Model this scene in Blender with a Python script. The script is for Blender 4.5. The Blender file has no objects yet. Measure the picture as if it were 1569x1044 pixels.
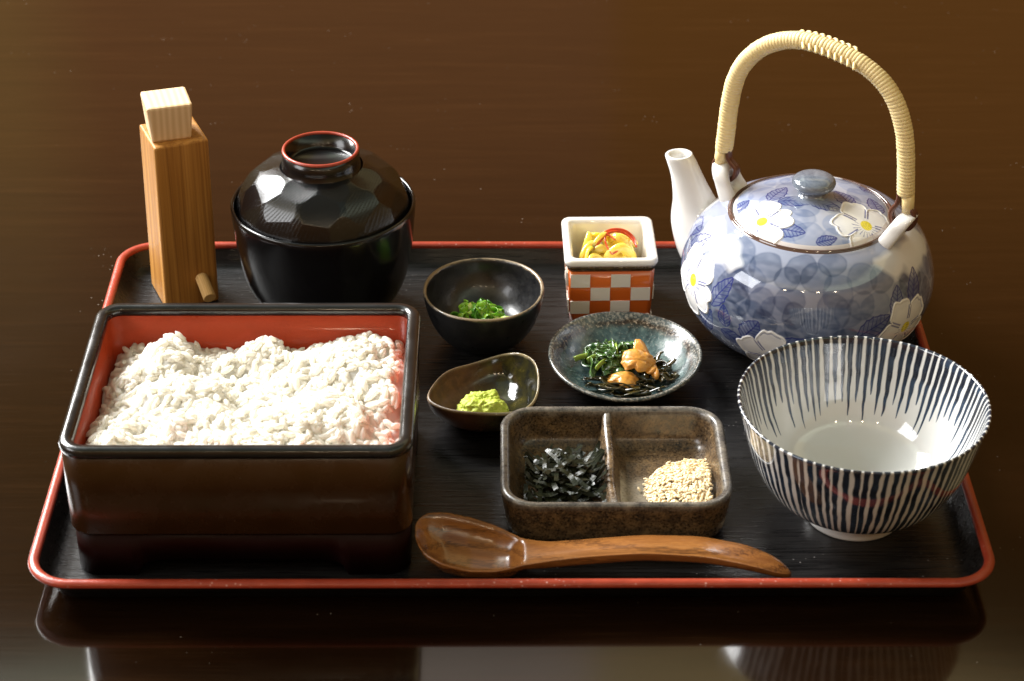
import bpy, bmesh, math, random
import numpy as np
from mathutils import Vector, Matrix

random.seed(7); rng = np.random.default_rng(7)
scene = bpy.context.scene
COL = scene.collection
PI = math.pi
RAD = math.radians

# ------------------------------------------------------------------ camera
cam_d = bpy.data.cameras.new('camera'); cam = bpy.data.objects.new('camera', cam_d); COL.objects.link(cam)
def cam_matrix(pitch, yaw, roll):
    fwd = Vector((0, math.cos(pitch), -math.sin(pitch))); right = Vector((1, 0, 0)); up = right.cross(fwd)
    rz = Matrix.Rotation(yaw, 3, 'Z'); fwd, right, up = rz @ fwd, rz @ right, rz @ up
    r2 = right * math.cos(roll) + up * math.sin(roll); u2 = up * math.cos(roll) - right * math.sin(roll)
    return Matrix((r2, u2, -fwd)).transposed().to_4x4()
cam.matrix_world = Matrix.Translation((-.004893, -.899498, .604693)) @ cam_matrix(.5550225, -.0060843, .0024400)
cam_d.sensor_width = 36; cam_d.lens = 77.986; cam_d.clip_start = .02; cam_d.clip_end = 60
cam_d.dof.use_dof = True; cam_d.dof.focus_distance = 1.075; cam_d.dof.aperture_fstop = 16
scene.camera = cam
scene.render.resolution_x, scene.render.resolution_y = 1024, 681

# ------------------------------------------------------------------ world: dim brown panelled walls under a paler ceiling
world = bpy.data.worlds.new('World'); scene.world = world; world.use_nodes = True
wn = world.node_tree; wn.nodes.clear()
w_out = wn.nodes.new('ShaderNodeOutputWorld'); w_bg = wn.nodes.new('ShaderNodeBackground')
w_tc = wn.nodes.new('ShaderNodeTexCoord'); w_sep = wn.nodes.new('ShaderNodeSeparateXYZ'); w_r = wn.nodes.new('ShaderNodeValToRGB')
wn.links.new(w_tc.outputs['Generated'], w_sep.inputs[0]); wn.links.new(w_sep.outputs['Z'], w_r.inputs[0])
# the wall beyond the table is panelled: a lighter panel towards the window, two browns beside it
w_div = wn.nodes.new('ShaderNodeMath'); w_div.operation = 'DIVIDE'; wn.links.new(w_sep.outputs['X'], w_div.inputs[0]); wn.links.new(w_sep.outputs['Y'], w_div.inputs[1])
w_add = wn.nodes.new('ShaderNodeMath'); w_add.operation = 'ADD'; wn.links.new(w_div.outputs[0], w_add.inputs[0]); w_add.inputs[1].default_value = .5
w_p = wn.nodes.new('ShaderNodeValToRGB'); wn.links.new(w_add.outputs[0], w_p.inputs[0])
pe = w_p.color_ramp.elements; pe[0].position = .258; pe[0].color = (1.25, 1.60, 1.40, 1); pe[1].position = .562; pe[1].color = (.97, .90, .52, 1)
q_ = pe.new(.305); q_.color = (1, 1, 1, 1); q_ = pe.new(.548); q_.color = (1, .98, .95, 1)
w_m = wn.nodes.new('ShaderNodeMix'); w_m.data_type = 'RGBA'; w_m.blend_type = 'MULTIPLY'; w_m.inputs[0].default_value = 1
wn.links.new(w_r.outputs[0], w_m.inputs[6]); wn.links.new(w_p.outputs[0], w_m.inputs[7]); wn.links.new(w_m.outputs[2], w_bg.inputs[0]); wn.links.new(w_bg.outputs[0], w_out.inputs[0])
e = w_r.color_ramp.elements
e[0].position = .0; e[0].color = (.22, .115, .045, 1)
e[1].position = .644; e[1].color = (1.3, 1.12, .96, 1)
k = e.new(.44); k.color = (.50, .215, .080, 1)
k = e.new(.53); k.color = (.24, .105, .04, 1)
k = e.new(.626); k.color = (.13, .060, .026, 1)
k = e.new(.715); k.color = (1.3, 1.12, .96, 1)
k = e.new(.78); k.color = (.26, .25, .24, 1)
w_bg.inputs['Strength'].default_value = .75

# ------------------------------------------------------------------ lamps
def area(name, loc, target, sx, sy, power, color):
    d = bpy.data.lights.new(name, 'AREA'); d.shape = 'RECTANGLE'; d.size = sx; d.size_y = sy; d.energy = power; d.color = color
    o = bpy.data.objects.new(name, d); COL.objects.link(o); o.location = loc
    o.rotation_euler = (Vector(target) - Vector(loc)).to_track_quat('-Z', 'Y').to_euler(); return o
wc = Vector((-1.24, 1.04, 1.18)); wdir = (Vector((0, 0, .03)) - wc).normalized()
wr = wdir.cross(Vector((0, 0, 1))).normalized(); wu = wr.cross(wdir)
for i in (-1, 1):
    for j in (-1, 1):
        p = wc + wr * (.27 * i) + wu * (.24 * j)
        area('window_light', p, p + wdir, .50, .44, 33, (.985, .985, .975))
area('room_window_light', (-2.05, -.75, 1.35), (0, 0, .02), 1.0, .9, 24, (.97, .985, 1))   # daylight from the side of the room behind the camera
for x in (-.95, -.25, .30, .95):
    d = bpy.data.lights.new('ceiling_lamp', 'POINT'); d.energy = 5.0; d.color = (1, .78, .52); d.shadow_soft_size = .035
    o = bpy.data.objects.new('ceiling_lamp', d); COL.objects.link(o); o.location = (x, -2.0 + .1 * abs(x), 1.62)

vs = scene.view_settings
vs.view_transform = 'Standard'; vs.look = 'None'; vs.exposure = .20; vs.gamma = 1; vs.use_curve_mapping = False
scene.cycles.max_bounces = 14; scene.cycles.diffuse_bounces = 8; scene.cycles.transmission_bounces = 10

# ------------------------------------------------------------------ helpers: materials
def lin(r, g, b):
    f = lambda c: (c / 255 / 12.92) if c / 255 <= .04045 else ((c / 255 + .055) / 1.055) ** 2.4
    return (f(r), f(g), f(b))
class NT:
    def __init__(s, name):
        s.m = bpy.data.materials.new(name); s.m.use_nodes = True; s.t = s.m.node_tree; s.b = s.t.nodes['Principled BSDF']
        s._tc = None
    def n(s, kind, **kw):
        x = s.t.nodes.new(kind)
        for k, v in kw.items(): setattr(x, k, v)
        return x
    def link(s, a, b): s.t.links.new(a, b)
    def setin(s, sock, v):
        if isinstance(v, bpy.types.NodeSocket): s.link(v, sock)
        elif isinstance(v, tuple) and len(v) == 3 and sock.type == 'RGBA': sock.default_value = (*v, 1)
        else: sock.default_value = v
    def co(s, scale=(1, 1, 1), rot=(0, 0, 0), loc=(0, 0, 0)):
        if s._tc is None: s._tc = s.n('ShaderNodeTexCoord')
        mp = s.n('ShaderNodeMapping'); s.link(s._tc.outputs['Object'], mp.inputs[0])
        mp.inputs['Scale'].default_value = scale; mp.inputs['Rotation'].default_value = rot; mp.inputs['Location'].default_value = loc
        return mp.outputs[0]
    def noise(s, vec, scale=5, detail=4, rough=.55, dist=0):
        x = s.n('ShaderNodeTexNoise'); s.link(vec, x.inputs['Vector'])
        x.inputs['Scale'].default_value = scale; x.inputs['Detail'].default_value = detail
        x.inputs['Roughness'].default_value = rough; x.inputs['Distortion'].default_value = dist
        return x.outputs[0]
    def wave(s, vec, scale, dist=2, detail=2, dscale=1, direction='X', kind='BANDS'):
        x = s.n('ShaderNodeTexWave'); s.link(vec, x.inputs['Vector']); x.wave_type = kind
        if kind == 'BANDS': x.bands_direction = direction
        else: x.rings_direction = direction
        x.inputs['Scale'].default_value = scale; x.inputs['Distortion'].default_value = dist
        x.inputs['Detail'].default_value = detail; x.inputs['Detail Scale'].default_value = dscale
        return x.outputs[1]
    def voro(s, vec, scale, feature='F1', out=0, rand=1):
        x = s.n('ShaderNodeTexVoronoi', feature=feature); s.link(vec, x.inputs['Vector']); x.inputs['Scale'].default_value = scale
        x.inputs['Randomness'].default_value = rand
        return x.outputs[out]
    def ramp(s, fac, *stops, interp='LINEAR'):
        x = s.n('ShaderNodeValToRGB'); s.link(fac, x.inputs[0]); el = x.color_ramp.elements; x.color_ramp.interpolation = interp
        while len(el) < len(stops): el.new(.5)
        for q, (p, c) in zip(el, stops):
            q.position = p; q.color = (*c, 1) if isinstance(c, tuple) else (c, c, c, 1)
        return x.outputs[0]
    def mix(s, fac, a, b, mode='MIX'):
        x = s.n('ShaderNodeMix', data_type='RGBA', blend_type=mode)
        s.setin(x.inputs[0], fac); s.setin(x.inputs[6], a); s.setin(x.inputs[7], b)
        return x.outputs[2]
    def math(s, op, a, b=0.0):
        x = s.n('ShaderNodeMath', operation=op); s.setin(x.inputs[0], a); s.setin(x.inputs[1], b); return x.outputs[0]
    def sep(s, vec):
        x = s.n('ShaderNodeSeparateXYZ'); s.link(vec, x.inputs[0]); return x.outputs
    def attr(s, name='paint'):
        x = s.n('ShaderNodeAttribute', attribute_name=name); return x.outputs[0]
    def bump(s, h, strength=.3, dist=.0005, prev=None):
        x = s.n('ShaderNodeBump'); x.inputs['Strength'].default_value = strength; x.inputs['Distance'].default_value = dist
        s.link(h, x.inputs['Height'])
        if prev is not None: s.link(prev, x.inputs['Normal'])
        return x.outputs[0]
    def set(s, **kw):
        names = dict(base='Base Color', rough='Roughness', metal='Metallic', spec='Specular IOR Level', ior='IOR', coat='Coat Weight',
                     coat_rough='Coat Roughness', coat_normal='Coat Normal', sss='Subsurface Weight', sss_r='Subsurface Radius', sss_s='Subsurface Scale',
                     trans='Transmission Weight', normal='Normal', sheen='Sheen Weight')
        for k, v in kw.items():
            so = s.b.inputs[names[k]]
            if k == 'sss_r': so.default_value = v
            else: s.setin(so, v)
        return s.m

# ------------------------------------------------------------------ helpers: meshes
def tag(o, label=None, cat=None, group=None, kind=None):
    if label: o['label'] = label
    if cat: o['category'] = cat
    if group: o['group'] = group
    if kind: o['kind'] = kind
    return o
def thing(name, label, cat, loc=(0, 0, 0), rz=0, group=None):
    o = bpy.data.objects.new(name, None); COL.objects.link(o); o.location = loc; o.rotation_euler = (0, 0, rz)
    o.empty_display_size = .01
    return tag(o, label, cat, group)
def mesh(name, V, F, mat, parent=None, smooth=True, paint=None, fix=True):
    V = np.asarray(V, dtype=np.float64)
    me = bpy.data.meshes.new(name)
    if isinstance(F, np.ndarray):
        if fix:
            a, b, c_, d = V[F[:, 0]], V[F[:, 1]], V[F[:, 2]], V[F[:, 3 if F.shape[1] == 4 else 2]]
            vol = np.einsum('ij,ij->i', a, np.cross(b, c_)).sum() + np.einsum('ij,ij->i', a, np.cross(c_, d)).sum()
            if vol < 0: F = F[:, ::-1]
        n, k = F.shape
        me.vertices.add(len(V)); me.vertices.foreach_set('co', V.ravel())
        me.loops.add(n * k); me.loops.foreach_set('vertex_index', np.ascontiguousarray(F).ravel().astype(np.int32))
        me.polygons.add(n); me.polygons.foreach_set('loop_start', (np.arange(n) * k).astype(np.int32))
        me.polygons.foreach_set('loop_total', np.full(n, k, dtype=np.int32))
        me.update(calc_edges=True); me.validate()
    else:
        me.from_pydata([tuple(v) for v in V], [], [tuple(f) for f in F]); me.validate()
        if fix:
            bm = bmesh.new(); bm.from_mesh(me); bmesh.ops.recalc_face_normals(bm, faces=bm.faces); bm.to_mesh(me); bm.free()
    if smooth: me.polygons.foreach_set('use_smooth', np.ones(len(me.polygons), dtype=bool))
    if paint is not None:
        at = me.color_attributes.new('paint', 'FLOAT_COLOR', 'POINT')
        c4 = np.ones((len(V), 4)); c4[:, :3] = np.clip(paint, 0, 1); at.data.foreach_set('color', c4.astype(np.float32).ravel())
    me.materials.append(mat)
    o = bpy.data.objects.new(name, me); COL.objects.link(o)
    if parent: o.parent = parent
    return o
def gridF(n, m, wu=False, wv=False):
    i = np.arange(n if wu else n - 1); j = np.arange(m if wv else m - 1)
    I, J = np.meshgrid(i, j, indexing='ij'); I2 = (I + 1) % n; J2 = (J + 1) % m
    return np.stack([I * m + J, I2 * m + J, I2 * m + J2, I * m + J2], -1).reshape(-1, 4)
def spline(P, n, closed=False):
    P = np.asarray(P, float); N = len(P)
    if closed: Q = np.vstack([P[-1], P, P[0], P[1]]); segs = N
    else: Q = np.vstack([2 * P[0] - P[1], P, 2 * P[-1] - P[-2]]); segs = N - 1
    d = np.linalg.norm(np.diff(P if not closed else np.vstack([P, P[0]]), axis=0), axis=1) + 1e-9
    cum = np.concatenate([[0], np.cumsum(d)]) / d.sum()
    t = np.linspace(0, 1, n, endpoint=not closed)
    k = np.clip(np.searchsorted(cum, t, side='right') - 1, 0, segs - 1); u = ((t - cum[k]) / (cum[k + 1] - cum[k]))[:, None]
    p0, p1, p2, p3 = Q[k], Q[k + 1], Q[k + 2], Q[k + 3]
    return .5 * (2 * p1 + (p2 - p0) * u + (2 * p0 - 5 * p1 + 4 * p2 - p3) * u ** 2 + (3 * p1 - p0 - 3 * p2 + p3) * u ** 3)
def revolve(prof, th, sx=1, sy=1):
    """prof (m,2) of r,z ; th angles -> V, F (closed in angle)"""
    prof = np.asarray(prof); r, z = prof[:, 0], prof[:, 1]
    V = np.stack([np.outer(np.cos(th), r) * sx, np.outer(np.sin(th), r) * sy, np.broadcast_to(z, (len(th), len(z)))], -1)
    return V, gridF(len(th), len(z), wu=True)
def ring(n): return np.linspace(0, 2 * PI, n, endpoint=False)
def rrect(hx, hy, r, k=10, m=4):
    pts = []
    for q, (cx, cy) in enumerate(((hx - r, hy - r), (-hx + r, hy - r), (-hx + r, -hy + r), (hx - r, -hy + r))):
        a = np.linspace(q * PI / 2, (q + 1) * PI / 2, k)
        arc = np.stack([cx + r * np.cos(a), cy + r * np.sin(a)], -1)
        pts.append(arc)
    out = []
    for q in range(4):
        out.append(pts[q]); a, b = pts[q][-1], pts[(q + 1) % 4][0]
        if m: out.append(a + (b - a) * np.linspace(0, 1, m + 2)[1:-1, None])
    return np.vstack(out)
def loft(loops, cap0=True, cap1=True, ring_closed=False):
    """loops: list of (N,3). Returns V, F(list)"""
    L = np.array(loops); n, m = L.shape[:2]
    F = gridF(n, m, wu=ring_closed, wv=True).tolist()
    if cap0 and not ring_closed: F.append(list(range(m))[::-1])
    if cap1 and not ring_closed: F.append(list(range((n - 1) * m, n * m)))
    return L.reshape(-1, 3), F
def at_z(xy, z): return np.column_stack([xy, np.full(len(xy), z) if np.isscalar(z) else z])
def frames(P):
    P = np.asarray(P, float); T = np.gradient(P, axis=0); T /= np.linalg.norm(T, axis=1)[:, None] + 1e-12
    up = np.array([0, 0, 1.]) if abs(T[0, 2]) < .9 else np.array([0, 1., 0])
    N = np.zeros_like(P); n = np.cross(np.cross(T[0], up), T[0]); n /= np.linalg.norm(n)
    for i in range(len(P)):
        n = n - T[i] * (n @ T[i]); n /= np.linalg.norm(n); N[i] = n
    return T, N, np.cross(T, N)
def tube(P, rad, k=10, flat=1.0, caps=True):
    P = np.asarray(P, float); T, N, B = frames(P); rad = np.broadcast_to(rad, (len(P),))
    a = ring(k)
    V = P[:, None] + rad[:, None, None] * (np.cos(a)[None, :, None] * N[:, None] + flat * np.sin(a)[None, :, None] * B[:, None])
    F = gridF(len(P), k, wv=True).tolist()
    if caps: F.append(list(range(k))[::-1]); F.append(list(range((len(P) - 1) * k, len(P) * k)))
    return V.reshape(-1, 3), F
def ribbon(P, Nn, w, t):
    """a thin strip along P, with surface normals Nn, width w (array ok), thickness t"""
    P = np.asarray(P, float); T = np.gradient(P, axis=0); T /= np.linalg.norm(T, axis=1)[:, None] + 1e-12
    Nn = np.asarray(Nn, float); Nn = np.broadcast_to(Nn, P.shape); B = np.cross(T, Nn); B /= np.linalg.norm(B, axis=1)[:, None] + 1e-12
    Nn = np.cross(B, T); w = np.broadcast_to(w, (len(P),))[:, None]
    L = np.stack([P - B * w / 2 + Nn * t / 2, P + B * w / 2 + Nn * t / 2, P + B * w / 2 - Nn * t / 2, P - B * w / 2 - Nn * t / 2], 1)
    n = len(P); F = gridF(n, 4, wv=True).tolist() + [[3, 2, 1, 0], [4 * n - 4, 4 * n - 3, 4 * n - 2, 4 * n - 1]]
    return L.reshape(-1, 3), F
_h = rng.random((64, 64, 64))
def vnoise(P, s):
    """smooth value noise in 0..1 for points P (...,3) at frequency s"""
    Q = np.asarray(P) * s; i = np.floor(Q).astype(int); f = Q - i; f = f * f * (3 - 2 * f); i &= 63; j = (i + 1) & 63
    x0, y0, z0, x1, y1, z1 = i[..., 0], i[..., 1], i[..., 2], j[..., 0], j[..., 1], j[..., 2]
    fx, fy, fz = f[..., 0], f[..., 1], f[..., 2]
    l = lambda a, b, t: a + (b - a) * t
    return l(l(l(_h[x0, y0, z0], _h[x1, y0, z0], fx), l(_h[x0, y1, z0], _h[x1, y1, z0], fx), fy),
             l(l(_h[x0, y0, z1], _h[x1, y0, z1], fx), l(_h[x0, y1, z1], _h[x1, y1, z1], fx), fy), fz)
def fbm(P, s, o=3): return sum(vnoise(np.asarray(P) + 3.1 * q, s * 2 ** q) / 2 ** q for q in range(o)) / sum(1 / 2 ** q for q in range(o))
def subsurf(o, lv=2):
    m = o.modifiers.new('sub', 'SUBSURF'); m.levels = lv; m.render_levels = lv; return o
def bevel(o, w, seg=3):
    m = o.modifiers.new('bev', 'BEVEL'); m.width = w; m.segments = seg; m.limit_method = 'ANGLE'; m.angle_limit = RAD(40); return o
ZF = .006        # tray floor

# ================================================================== table
def m_table():
    t = NT('table_lacquered_wood')
    g = t.noise(t.co((3.0, 40, 1)), 3, 8, .62, .4)
    fine = t.noise(t.co((14, 700, 1)), 1.5, 5, .7)
    blot = t.noise(t.co((1, 1, 1)), 3.5, 3, .5)
    base = t.ramp(g, (.30, (.0050, .0019, .0007)), (.55, (.0075, .0029, .0010)), (.75, (.012, .0048, .0016)))
    base = t.mix(t.ramp(fine, (.54, 0.0), (.74, .40)), base, (.022, .011, .005))
    dust = t.voro(t.co((1, 1, 1)), 260, out=0); dsel = t.noise(t.co((1, 1, 1)), 38, 2, .5)
    dm = t.math('MULTIPLY', t.ramp(dust, (.06, 1.0), (.115, 0.0)), t.ramp(dsel, (.62, 0.0), (.70, .50)))
    scr = t.noise(t.co((40, 900, 1), (0, 0, .1)), 1.0, 3, .8)
    base = t.mix(dm, base, (.35, .31, .26))
    base = t.mix(t.math('MULTIPLY', t.ramp(scr, (.70, 0.0), (.78, .35)), t.ramp(blot, (.5, 0.0), (.62, 1.0))), base, (.09, .06, .04))
    r = t.ramp(t.math('ADD', t.math('MULTIPLY', blot, .85), t.math('MULTIPLY', fine, .15)), (.35, .05), (.70, .14))
    h = t.math('ADD', t.math('MULTIPLY', g, .5), t.math('MULTIPLY', fine, .5))
    return t.set(base=base, rough=r, spec=.55, normal=t.bump(h, .025, .0003), coat=.35, coat_rough=.05)
M_TABLE = m_table()
xy = rrect(1.15, .80, .02, 6, 0) + np.array([0, .12])
V, F = loft([at_z(xy * 1, -.04), at_z(xy, -.003), at_z(xy * .998, 0)])
o = mesh('table_top', V, F, M_TABLE, smooth=False); tag(o, 'dark brown lacquered wooden table top under the tray', 'table', kind='structure')

# ================================================================== serving tray
def m_trayblack():
    t = NT('tray_black_lacquer')
    g = t.noise(t.co((26, 560, 560)), 1.2, 4, .6, .6)
    w = t.noise(t.co((9, 150, 150)), 2, 3, .6)
    hh = t.math('ADD', t.math('MULTIPLY', g, .7), t.math('MULTIPLY', w, .5))
    base = t.mix(t.ramp(g, (.4, 0.0), (.7, 1.0)), (.0045, .0042, .0045), (.013, .012, .012))
    dust = t.voro(t.co(), 330); sel = t.noise(t.co(), 30, 2, .5)
    dm = t.math('MULTIPLY', t.ramp(dust, (.07, 1.0), (.13, 0.0)), t.ramp(sel, (.55, 0.0), (.64, .5)))
    base = t.mix(dm, base, (.40, .38, .37))
    return t.set(base=base, rough=t.ramp(g, (.3, .24), (.7, .36)), spec=.36, normal=t.bump(hh, .70, .0006))
def m_trayred(name='tray_red_lacquer', dusty=True):
    t = NT(name)
    n = t.noise(t.co(), 90, 4, .6)
    base = t.ramp(n, (.3, (.25, .029, .013)), (.7, (.34, .047, .022)))
    if dusty:
        dust = t.voro(t.co(), 420); sel = t.noise(t.co(), 45, 2, .5)
        base = t.mix(t.math('MULTIPLY', t.ramp(dust, (.10, 1.0), (.25, 0.0)), t.ramp(sel, (.50, 0.0), (.64, .55))), base, (.75, .52, .48))
    return t.set(base=base, rough=.32, spec=.5, normal=t.bump(t.noise(t.co(), 650, 3, .6), .35, .0004))
M_TBLK, M_TRED = m_trayblack(), m_trayred()
tray = thing('serving_tray', 'black rectangular serving tray with a red rim under all the dishes', 'tray')
def rr(d, z, hx=.21, hy=.15, r=.021, k=14, m=20): return at_z(rrect(hx - d, hy - d, max(r - d, .003), k, m), z)
V, F = loft([rr(.0150, 0), rr(.0130, .0006), rr(.0105, .0030), rr(.0040, .0135), rr(.0026, .0148), rr(.0024, .0160), rr(.0036, .0164), rr(.0046, .0150),
             rr(.0080, .0092), rr(.0105, .0070), rr(.0140, .0062), rr(.0170, .0060)])
mesh('tray_floor', V, F, M_TBLK, tray, smooth=True)
loops = [rr(.0024 - .0024 * math.cos(a), .0162 + .0018 * math.sin(a)) for a in np.linspace(0, 2 * PI, 16, endpoint=False)]
V, F = loft(loops, ring_closed=True); mesh('rim', V, np.array(F), M_TRED, tray)

# ================================================================== lacquer rice box
def m_lacquer(name, base, rough=.1, spec=.5, bumpy=0.0, coat=.6, scale=420):
    t = NT(name)
    n = t.noise(t.co(), 60, 4, .6)
    b = t.mix(n, tuple(c * .75 for c in base), tuple(min(1, c * 1.25) for c in base))
    dust = t.voro(t.co(), 190); sel = t.noise(t.co(), 26, 2, .5)
    b = t.mix(t.math('MULTIPLY', t.ramp(dust, (.025, 1.0), (.06, 0.0)), t.ramp(sel, (.60, 0.0), (.70, .35))), b, (.45, .42, .40))
    kw = dict(base=b, rough=t.ramp(n, (.3, rough * .7), (.7, rough * 1.5)), spec=spec, coat=coat, coat_rough=.06)
    if bumpy: kw['normal'] = t.bump(t.noise(t.co(), scale, 3, .6), bumpy, .0005)
    return t.set(**kw)
M_BOXOUT = m_lacquer('box_brown_lacquer', (.030, .0120, .0034), .24, spec=.35, coat=.10)
M_BOXRIM = m_lacquer('box_black_rim', (.008, .0085, .009), .20, coat=.3)
M_BOXFOOT = m_lacquer('box_dark_foot', (.009, .0012, .0008), .45, spec=.10, coat=0)
M_BOXRED = m_lacquer('box_red_lining', (.37, .040, .010), .36, spec=.3, coat=.1, bumpy=.35, scale=700)
BX, BY, BHX, BHY, BR = -.1174, -.0692, .0742, .0603, .0105
box = thing('lacquer_box', 'brown lacquer box with black rim and red inside, filled with white rice', 'box', (BX, BY, ZF))
TOP = .0675
def br(d, z, m=26): return at_z(rrect(BHX - d, BHY - d, max(BR - d, .0045), 10, m), z)
V, F = loft([br(.0016, .0228), br(.0006, .0222), br(.0000, .0234), br(-.0003, .045), br(-.0004, .0625), br(.0010, .0630), br(.0042, .0630), br(.0044, .0228)], ring_closed=True)
mesh('outer_wall', V, np.array(F), M_BOXOUT, box)
# rim: rounded band
prof = [(-.0009, .0632), (-.0012, .0650), (-.0008, .0666), (.0004, TOP), (.0030, TOP), (.0046, .0667), (.0050, .0650), (.0048, .0632)]
V, F = loft([br(d, z) for d, z in prof], ring_closed=True); mesh('rim', V, np.array(F), M_BOXRIM, box)
prof = [(.0043, .0631), (.0046, .0631), (.0050, .0350), (.0056, .0290), (.0080, .0275), (.0100, .0272)]
V, F = loft([br(d, z) for d, z in prof], cap0=False); mesh('red_lining', V, F, M_BOXRED, box, fix=False)
# foot with cut-out arches
xyf = rrect(BHX - .0012, BHY - .0012, BR, 10, 60); xyi = rrect(BHX - .0045, BHY - .0045, BR - .002, 10, 60)
def archz(p):
    ax, ay = abs(p[0]), abs(p[1])
    if ay > BHY - .006 and ax < .046: q = ax / .046
    elif ax > BHX - .006 and ay < .034: q = ay / .034
    else: return 0.
    return .0085 * (1 - q ** 10) ** .5
zb = np.array([archz(p) for p in xyf])
V, F = loft([at_z(xyf, .0228), at_z(xyf, zb), at_z(xyi, zb), at_z(xyi, .0228)], ring_closed=True)
mesh('foot', V, np.array(F), M_BOXFOOT, box)

# ---- rice
def m_rice():
    t = NT('steamed_rice_white')
    n = t.noise(t.co(), 120, 2, .5)
    t.set(base=t.ramp(n, (.3, (.955, .945, .91)), (.7, (.975, .968, .945))), rough=.38, spec=.38)
    tr = t.n('ShaderNodeBsdfTranslucent'); tr.inputs[0].default_value = (.97, .94, .85, 1)
    mx = t.n('ShaderNodeMixShader'); mx.inputs[0].default_value = .50; out = t.t.nodes['Material Output']
    t.link(t.b.outputs[0], mx.inputs[1]); t.link(tr.outputs[0], mx.inputs[2]); t.link(mx.outputs[0], out.inputs['Surface'])
    return t.m
M_RICE = m_rice()
def grain_mesh(length, width, bend, k=7, m=6):
    s = np.linspace(-1, 1, m + 1); P = []
    prof = np.sqrt(np.clip(1 - np.abs(s) ** 2.6, 0, 1)); prof[0] = prof[-1] = .12
    a = ring(k)
    V = np.stack([np.repeat(s[:, None] * length / 2, k, 1), prof[:, None] * width / 2 * np.cos(a) + bend * (1 - s[:, None] ** 2) * length * .5, prof[:, None] * width / 2 * .86 * np.sin(a)], -1).reshape(-1, 3)
    F = gridF(m + 1, k, wv=True)
    V = np.vstack([V, [[-length / 2 * 1.02, 0, 0], [length / 2 * 1.02, 0, 0]]]); c0, c1 = len(V) - 2, len(V) - 1
    caps = [[c0, j, (j + 1) % k, (j + 1) % k] for j in range(k)] + [[c1, m * k + (j + 1) % k, m * k + j, m * k + j] for j in range(k)]
    return V, F, caps
def rand_rot(tilt=.55):
    yaw = rng.uniform(0, 2 * PI); pt = rng.normal(0, tilt); rl = rng.uniform(0, 2 * PI)
    return np.array(Matrix.Rotation(yaw, 3, 'Z') @ Matrix.Rotation(pt, 3, 'Y') @ Matrix.Rotation(rl, 3, 'X'))
def rice_h(x, y):
    """height of the heaped rice above the box base, x/y from the box centre"""
    p = np.stack([x, y, np.zeros_like(x)], -1)
    clump = fbm(p + 5.0, 48, 2); clump = np.clip((clump - .28) / .44, 0, 1); clump = clump * clump * (3 - 2 * clump); small = vnoise(p + 1.3, 125)
    h = .0478 + .0088 * clump + .0050 * (small - .5)
    v = (y + BHY) / (2 * BHY)                       # 0 front, 1 back
    h += .0040 * (1 - v) - .0045 * np.exp(-((v - .98) / .10) ** 2)
    h += .0030 * np.exp(-((x - .035) / .028) ** 2 - ((v - .80) / .16) ** 2)
    h -= .0040 * np.exp(-((x + .012) / .018) ** 2 - ((v - .72) / .16) ** 2)
    ed = np.minimum(BHX - .006 - np.abs(x), (BHY - .006) - np.abs(y))
    le = np.clip((x + BHX - .005) / .014, 0, 1)
    return h - .0060 * (1 - le) - .0035 * np.clip(1 - ed / .006, 0, 1)
rice = thing('steamed_rice', 'fluffy steamed white rice heaped inside the lacquer box', 'rice', (BX, BY, ZF))
gx, gy = np.meshgrid(np.linspace(-BHX + .0056, BHX - .0056, 150), np.linspace(-BHY + .0056, BHY - .0056, 126), indexing='ij')
gz = rice_h(gx, gy) + .0003 + .0010 * (vnoise(np.stack([gx, gy, 0 * gx], -1), 380) - .5)
top = np.stack([gx, gy, gz], -1).reshape(-1, 3)
o = mesh('rice_bed', top, gridF(150, 126), M_RICE, rice, fix=False); tag(o, kind='stuff')
NG = 2700
px = rng.uniform(-BHX + .0075, BHX - .0075, NG); py = rng.uniform(-BHY + .0075, BHY - .0075, NG)
pz = rice_h(px, py) + rng.normal(.0002, .0008, NG)
hx_ = .0008; gdx = (rice_h(px + hx_, py) - rice_h(px - hx_, py)) / (2 * hx_); gdy = (rice_h(px, py + hx_) - rice_h(px, py - hx_)) / (2 * hx_)
variants = []
for q in range(8): variants.append(grain_mesh(rng.uniform(.0070, .0086), rng.uniform(.0029, .0034), rng.uniform(-.12, .12)))
gmesh = []
for q, (v, f, caps) in enumerate(variants):
    me = bpy.data.meshes.new('rice_grain'); me.from_pydata(v.tolist(), [], f.tolist() + [c[:3] for c in caps]); me.materials.append(M_RICE)
    me.polygons.foreach_set('use_smooth', np.ones(len(me.polygons), dtype=bool)); gmesh.append(me)
order = np.argsort(-(pz - rice_h(px, py)) - .02 * (py < .0))    # grains that lie proud of the heap
single = set(order[:300].tolist()); VV, FF, base_i = [], [], 0
for i in range(NG):
    R = np.array(Vector((-gdx[i], -gdy[i], 1)).normalized().to_track_quat('Z', 'Y').to_matrix()) @ rand_rot(.34); q = i % 8; v, f, caps = variants[q]
    if i in single:
        o = bpy.data.objects.new('rice_grain', gmesh[q]); COL.objects.link(o); o.parent = rice
        o.matrix_local = Matrix.Translation((px[i], py[i], pz[i])) @ Matrix(R.tolist()).to_4x4()
        continue
    VV.append(v @ R.T + np.array([px[i], py[i], pz[i]])); FF.append(np.vstack([f, np.array(caps)]) + base_i); base_i += len(v)
VV = np.vstack(VV); FF = np.vstack(FF)
me = bpy.data.meshes.new('rice_mass')
tri = FF[:, 2] == FF[:, 3]
me.from_pydata(VV.tolist(), [], [r[:3] if t3 else r for r, t3 in zip(FF.tolist(), tri.tolist())])
me.polygons.foreach_set('use_smooth', np.ones(len(me.polygons), dtype=bool)); me.materials.append(M_RICE)
o = bpy.data.objects.new('rice_mass', me); COL.objects.link(o); o.parent = rice; tag(o, kind='stuff')

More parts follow.
